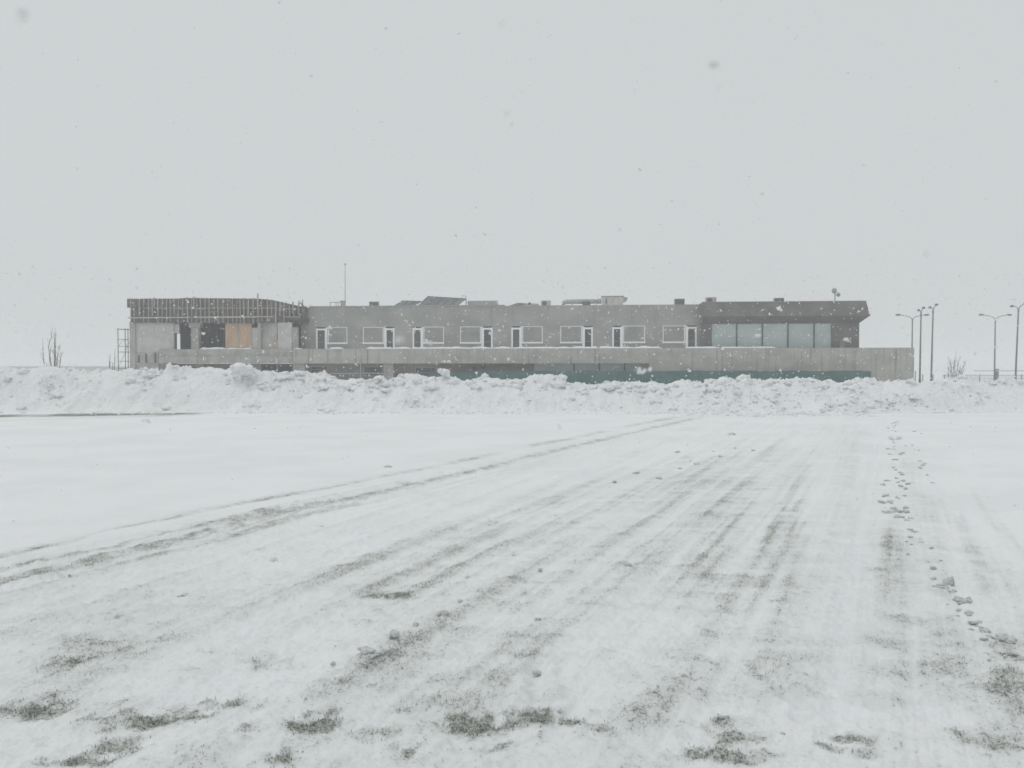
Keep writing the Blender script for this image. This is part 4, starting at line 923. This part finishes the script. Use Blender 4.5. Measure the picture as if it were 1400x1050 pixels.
m_ = MB(); m_.tube([(0.1,0,zz(473)),(wS*.5,0,zz(464)),(wS-.1,0,zz(473))], .02, 5); m_.tube([(0,dS,zz(480)),(wS,dS,zz(450))], .02, 5); m_.tube([(0,0,zz(503)),(0,dS,zz(481))], .02, 5); m_.build('diagonal', M['steel'], sf)

# ------------------------------------------------------------------ green windbreak fence in front of the building
VN = -1.6
nf = empty('windbreak_fence', W(U(586, VN), VN, 0), RZ); tag(nf, 'low fence hung with dark green windbreak netting along the foot of the building', 'fence')
un0 = U(586, VN); un1 = U(1192, VN); zn = Z(960, 507, VN)
uu = np.arange(0, un1 - un0, .3); zt2 = zn + .03 * np.sin(uu * 1.3) - .10 * sstep(14, 0, uu) + .015 * np.sin(uu * 5.1)
vs = []; fs = []
for i, (u, z_) in enumerate(zip(uu, zt2)):
    yv = .05 * math.sin(u * 1.9) + .03 * math.sin(u * 4.3); vs += [(u, yv, .02), (u, yv * .5, z_), (u, yv + .012, .02), (u, yv * .5 + .012, z_)]
n_ = len(uu)
for i in range(n_ - 1): k = i * 4; fs += [(k, k + 4, k + 5, k + 1), (k + 2, k + 3, k + 7, k + 6), (k + 1, k + 5, k + 7, k + 3)]
MB().add(vs, fs).build('net', M['net'], nf, True)
u = 0.3
while u < un1 - un0: MB().tube([(u, .08, 0), (u, .08, zn + .06)], .035, 6).build('post', M['mullion'], nf); u += 2.55
# ------------------------------------------------------------------ street lamps
def lamp(px, py_top, Yd, rot, label, lean=0.0, proto=[None]):
    H = 7.4; base = P(px, 523, Yd); base.z = 0
    if proto[0] is None:
        r_ = empty('street_lamp', base); proto[0] = r_
        MB().tube([(0,0,0),(0,0,.5)], .11, 10).build('pole_base', M['galv'], r_, True)
        MB().tube([(0,0,.5),(0,0,3.5),(0,0,6.75)], [.085,.075,.06], 10).build('pole', M['galv'], r_, True)
        MB().tube([(0,0,6.72),(0,0,6.92)], .075, 10).build('collar', M['galv'], r_)
        for s in (-1, 1):
            ar = MB().tube([(0,0,6.85),(s*.12,0,6.98),(s*.35,0,7.14),(s*.7,0,7.24),(s*1.3,0,7.33)], .036, 8).build('arm', M['galv'], r_, True)
            hd = MB().ellip((s*1.58,0,7.36),(.33,.15,.10)).build('lamp_head', M['lamphead'], r_, True)
            MB().ellip((s*1.6,0,7.29),(.2,.11,.06)).build('lens', M['acbox'], hd, True)
    else:
        r_ = copy_tree(proto[0]); r_.location = base
    r_.rotation_mode = 'ZXY'; r_.rotation_euler = (0, lean, rot); tag(r_, label, 'street lamp', 'twin armed street lamps right of the building')
    return r_
lamp(1246.5, 433, 84, math.radians(2), 'twin armed street lamp rising from behind the corner of the concrete terrace')
lamp(1257.5, 425, 75.7, math.radians(70), 'street lamp seen edge on just right of the building corner, shorter looking of two', math.radians(.4))
lamp(1273, 421, 72.1, math.radians(71), 'taller looking street lamp seen edge on, second right of the building corner', math.radians(.9))
lamp(1359.5, 433, 84, math.radians(3), 'twin armed street lamp with arms spread wide beside the thick fence post', math.radians(.1))
lamp(1388, 421, 70.5, math.radians(76), 'rightmost leaning street lamp, cut by the right edge of the photo', math.radians(1.7))
# ------------------------------------------------------------------ wire fence far right
fY = 88.0
fx0 = P(1251, 510, fY + 6).x; fx1 = P(1480, 510, fY).x
ff = empty('wire_fence', (fx0, fY, 0)); tag(ff, 'pale wire mesh fence fading into the snowfall right of the building', 'fence')
Lf = fx1 - fx0; z1 = P(1360, 507, fY).z; z2 = P(1360, 513, fY).z
m_ = MB(); m_.bar((3.6,0,z1),(Lf,0,z1),.07); m_.bar((0,0,z2),(Lf,0,z2),.06); m_.bar((3,0,.35),(Lf,0,.35),.05); m_.build('rail', M['fence'], ff)
m_ = MB(); x = 0.0
while x < Lf: m_.bar((x,.03,.05),(x,.03,z2 if x < 99 else z2),.014); x += .16
for z_ in (.2,.5,.65): m_.bar((0,.03,z_),(Lf,.03,z_),.014)
m_.build('mesh', M['fence'], ff)
for x in (1252,1262,1276,1292,1297,1340,1397,1440): MB().bar((P(x,510,fY).x - fx0,.06,0),(P(x,510,fY).x - fx0,.06,z1 if x in (1297,1252) else z2 + .08),.09).build('post', M['galv'] if x == 1297 else M['fence'], ff)
px_ = P(1363, 510, 86); gp = empty('gate_post', (px_.x, 86, 0)); tag(gp, 'thick grey fence post right beside a wide armed street lamp', 'post')
MB().box(-.14,.14,-.1,.1,0,P(1363,505,86).z).build('shaft', M['galv'], gp, bevel=.01); MB().box(-.17,.17,-.13,.13,P(1363,505,86).z+.002,P(1363,505,86).z+.06).build('cap', M['galv'], gp)
# ------------------------------------------------------------------ bare shrubs
def shrub(px, Yd, stems, label, twig=5, seed=1, r0=.03, spreadtw=.35):
    base = P(px, 505, Yd); base.z = 0; r_ = empty('bare_shrub', base); tag(r_, label, 'shrub', 'leafless shrubs behind the snow ridge')
    rs = random.Random(seed); tw = MB()
    for (b0, mid, top) in stems:
        p0 = P(px + b0, 505, Yd) - base; p0.z = 0; p0 = Vector((p0.x, rs.uniform(-.2, .2), 0))
        pm = P(px + mid[0], mid[1], Yd) - base; pt = P(px + top[0], top[1], Yd) - base
        pm.y = rs.uniform(-.25, .25); pt.y = pm.y + rs.uniform(-.3, .3)
        pts = [p0, p0.lerp(pm, .5) + Vector((rs.uniform(-.04, .04), 0, 0)), pm, pm.lerp(pt, .5) + Vector((rs.uniform(-.05, .05), 0, 0)), pt]
        MB().tube(pts, [r0, r0 * .9, r0 * .75, r0 * .5, r0 * .25], 6).build('stem', M['bark'], r_, True)
        for k in range(twig):
            f = rs.uniform(.25, .9); i = min(int(f * 4), 3); q_ = pts[i].lerp(pts[i + 1], f * 4 - i); l_ = rs.uniform(.25, .8) * (1.1 - f); a = rs.uniform(-1, 1)
            e_ = q_ + Vector((a * spreadtw * l_ * 2, rs.uniform(-.3, .3) * l_, l_)); tw.tube([q_, q_.lerp(e_, .5) + Vector((a * .04, 0, -.02)), e_], [r0 * .35, r0 * .28, r0 * .16], 4)
    tw.build('twigs', M['bark'], r_)
    return r_
shrub(72, 46, [(3,(3.5,478),(4,448)),(1,(-7,475),(-5,446)),(-2,(-13,492),(-15,462)),(4,(9,485),(14,470)),(6,(12,490),(14.5,482)),(2,(5,470),(7,454)),(-1,(-7,490),(-8,474)),(5,(3,488),(-1,478))], 'tall leafless shrub with upright stems on the far left behind the ridge', 11, 3, .021, .26)
shrub(149, 74, [(0,(-.3,495),(-.5,483)),(8,(8,490),(8,476)),(3,(4,500),(2.5,494)),(-2,(0,498),(1,488))], 'sparse group of thin bare stems left of the scaffold', 2, 5, .036, .2)
shrub(1307, 72, [(0,(0,505),(1,480)),(1,(4,500),(7,486)),(-1,(-6,500),(-10,487)),(2,(9,505),(14,492)),(-3,(-8,510),(-13,500)),(0,(-3,504),(-4,491)),(3,(10,512),(16,503)),(-1,(2,512),(4,498))], 'pale bare shrub with a bushy foot by the wire fence on the right', 16, 8, .026, .6)

# ------------------------------------------------------------------ far edge of the fields
fv_ = []; ff_ = []; n_ = 240
xs_ = np.linspace(-900, 20, n_); ht = 2.35 + 0.35 * fbm(xs_ * .012, xs_ * 0, 7, 4) + 0.15 * fbm(xs_ * .2, xs_ * 0, 8, 3); ht = np.where(xs_ > 120, ht * .75, ht)
for i in range(n_):
    y_ = 380 + 8 * math.sin(xs_[i] * .01); fv_ += [(xs_[i], y_, -.2), (xs_[i], y_ + 3, ht[i]), (xs_[i], y_ + 14, ht[i] * .95), (xs_[i], y_ + 20, -.2)]
for i in range(n_ - 1):
    k = i * 4; ff_ += [(k, k + 4, k + 5, k + 1), (k + 1, k + 5, k + 6, k + 2), (k + 2, k + 6, k + 7, k + 3)]
ft = MB().add(fv_, ff_).build('hedge_line', M['far']); tag(ft, 'far off dark line of scrub along the edge of the snowy fields', 'scrub', kind='stuff')

# ------------------------------------------------------------------ falling snow
def flake(r, seed):
    V, Fc = lump(seed, False, 0.5); return V * r, Fc
_ico = bmesh.new(); bmesh.ops.create_icosphere(_ico, subdivisions=1, radius=1.0)
_ico.verts.ensure_lookup_table(); FV = np.array([v.co[:] for v in _ico.verts]); FF = np.array([[v.index for v in f.verts] for f in _ico.faces]); _ico.free()
def flake(r, seed):
    q = np.random.default_rng(seed); vv = []; fc = []; o = 0
    for k in range(3):                              # a few crystals clumped together
        c = q.normal(size=3) * 0.55 * (k > 0); vv.append(FV * q.uniform(.5, .9, 3) * (1 if k == 0 else .6) * (1 + .25 * q.normal(size=(len(FV), 1))) + c); fc.append(FF + o); o += len(FV)
    return np.concatenate(vv) * r, np.concatenate(fc)
protos = [flake(1.0, 700 + i) for i in range(8)]
rf_ = np.random.default_rng(99); cv = []; cf = []; off = 0
NF = 19000; R0, R1 = 1.9, 15.0
for i in range(NF):
    rd = (R0 ** 3 + rf_.random() * (R1 ** 3 - R0 ** 3)) ** (1 / 3)
    sx = rf_.uniform(-.85, .85); szv = rf_.uniform(-.42, .56)
    p = np.array([sx * rd, rd, CAMH + szv * rd])
    if p[2] < 0.05 or rf_.random() > (1.0 if -.05 < szv < .13 else .13): continue
    V, Fc = protos[i % 8]; s = rf_.uniform(.0042, .0105) * (1.5 if rf_.random() < .10 else 1)
    a = rf_.uniform(0, 6.28); V = V * np.array([s, s, s * rf_.uniform(.7, 1.2)]); V = np.stack([V[:, 0] * math.cos(a) - V[:, 2] * math.sin(a), V[:, 1], V[:, 0] * math.sin(a) + V[:, 2] * math.cos(a)], 1)
    cv.append(V + p); cf.append(Fc + off); off += len(V)
fs_ = np_mesh('falling_snow', np.concatenate(cv), np.concatenate(cf), M['flake']); tag(fs_, 'countless small white snowflakes falling through the air', 'snow', kind='stuff')
BIG = [(30,18,.24,.0019,'big blurred snowflake close by in the top left corner of the sky'),(686,33,.35,.0012,'blurred grey snowflake at the top of the sky near the middle'),(528,39,.9,.0018,'tiny grey snowflake at the top of the sky left of the middle'),
 (976,88,.4,.0024,'large ragged snowflake high in the sky right of the middle'),(983,121,.32,.0006,'faint snowflake just below the large ragged one'),(693,155,.4,.0012,'upper one of two close snowflakes in the middle of the sky'),(701,170,.5,.0012,'lower one of two close snowflakes in the middle of the sky'),
 (1266,347,.4,.0011,'round grey snowflake in the sky above the street lamps'),(765,583,.5,.0016,'blurred snowflake before the snowy field below the green net'),(545,465,.32,.0016,'large soft white snowflake before the grey wall right of the second door'),(877,508,.9,.0050,'largest white snowflake, before the green net'),(588,469,1.1,.0036,'ragged white snowflake before the sill right of the third door'),
 (1158,465,1.2,.0032,'bright snowflake before the brown wall right of the green glass'),(1036,459,1.0,.0026,'bright snowflake before the third green pane')]
def clump(seed, n=9):
    q = np.random.default_rng(seed); vv = []; fc = []; o = 0
    for k in range(n):
        V, Fc = lump(seed * 31 + k, False, .6); c = q.normal(size=3) * np.array([.55, .4, .4]) * (k > 0); V = V * q.uniform(.3, .65) + c
        vv.append(V); fc.append(Fc + o); o += len(V)
    return np.concatenate(vv), np.concatenate(fc)
for i, (a, b_, d, s, lab) in enumerate(BIG):
    V, Fc = clump(800 + i); o = np_mesh('snowflake', V * s, Fc, M['flake']); o.location = P(a, b_, d); tag(o, lab, 'snowflake', 'large snowflakes near the viewer')
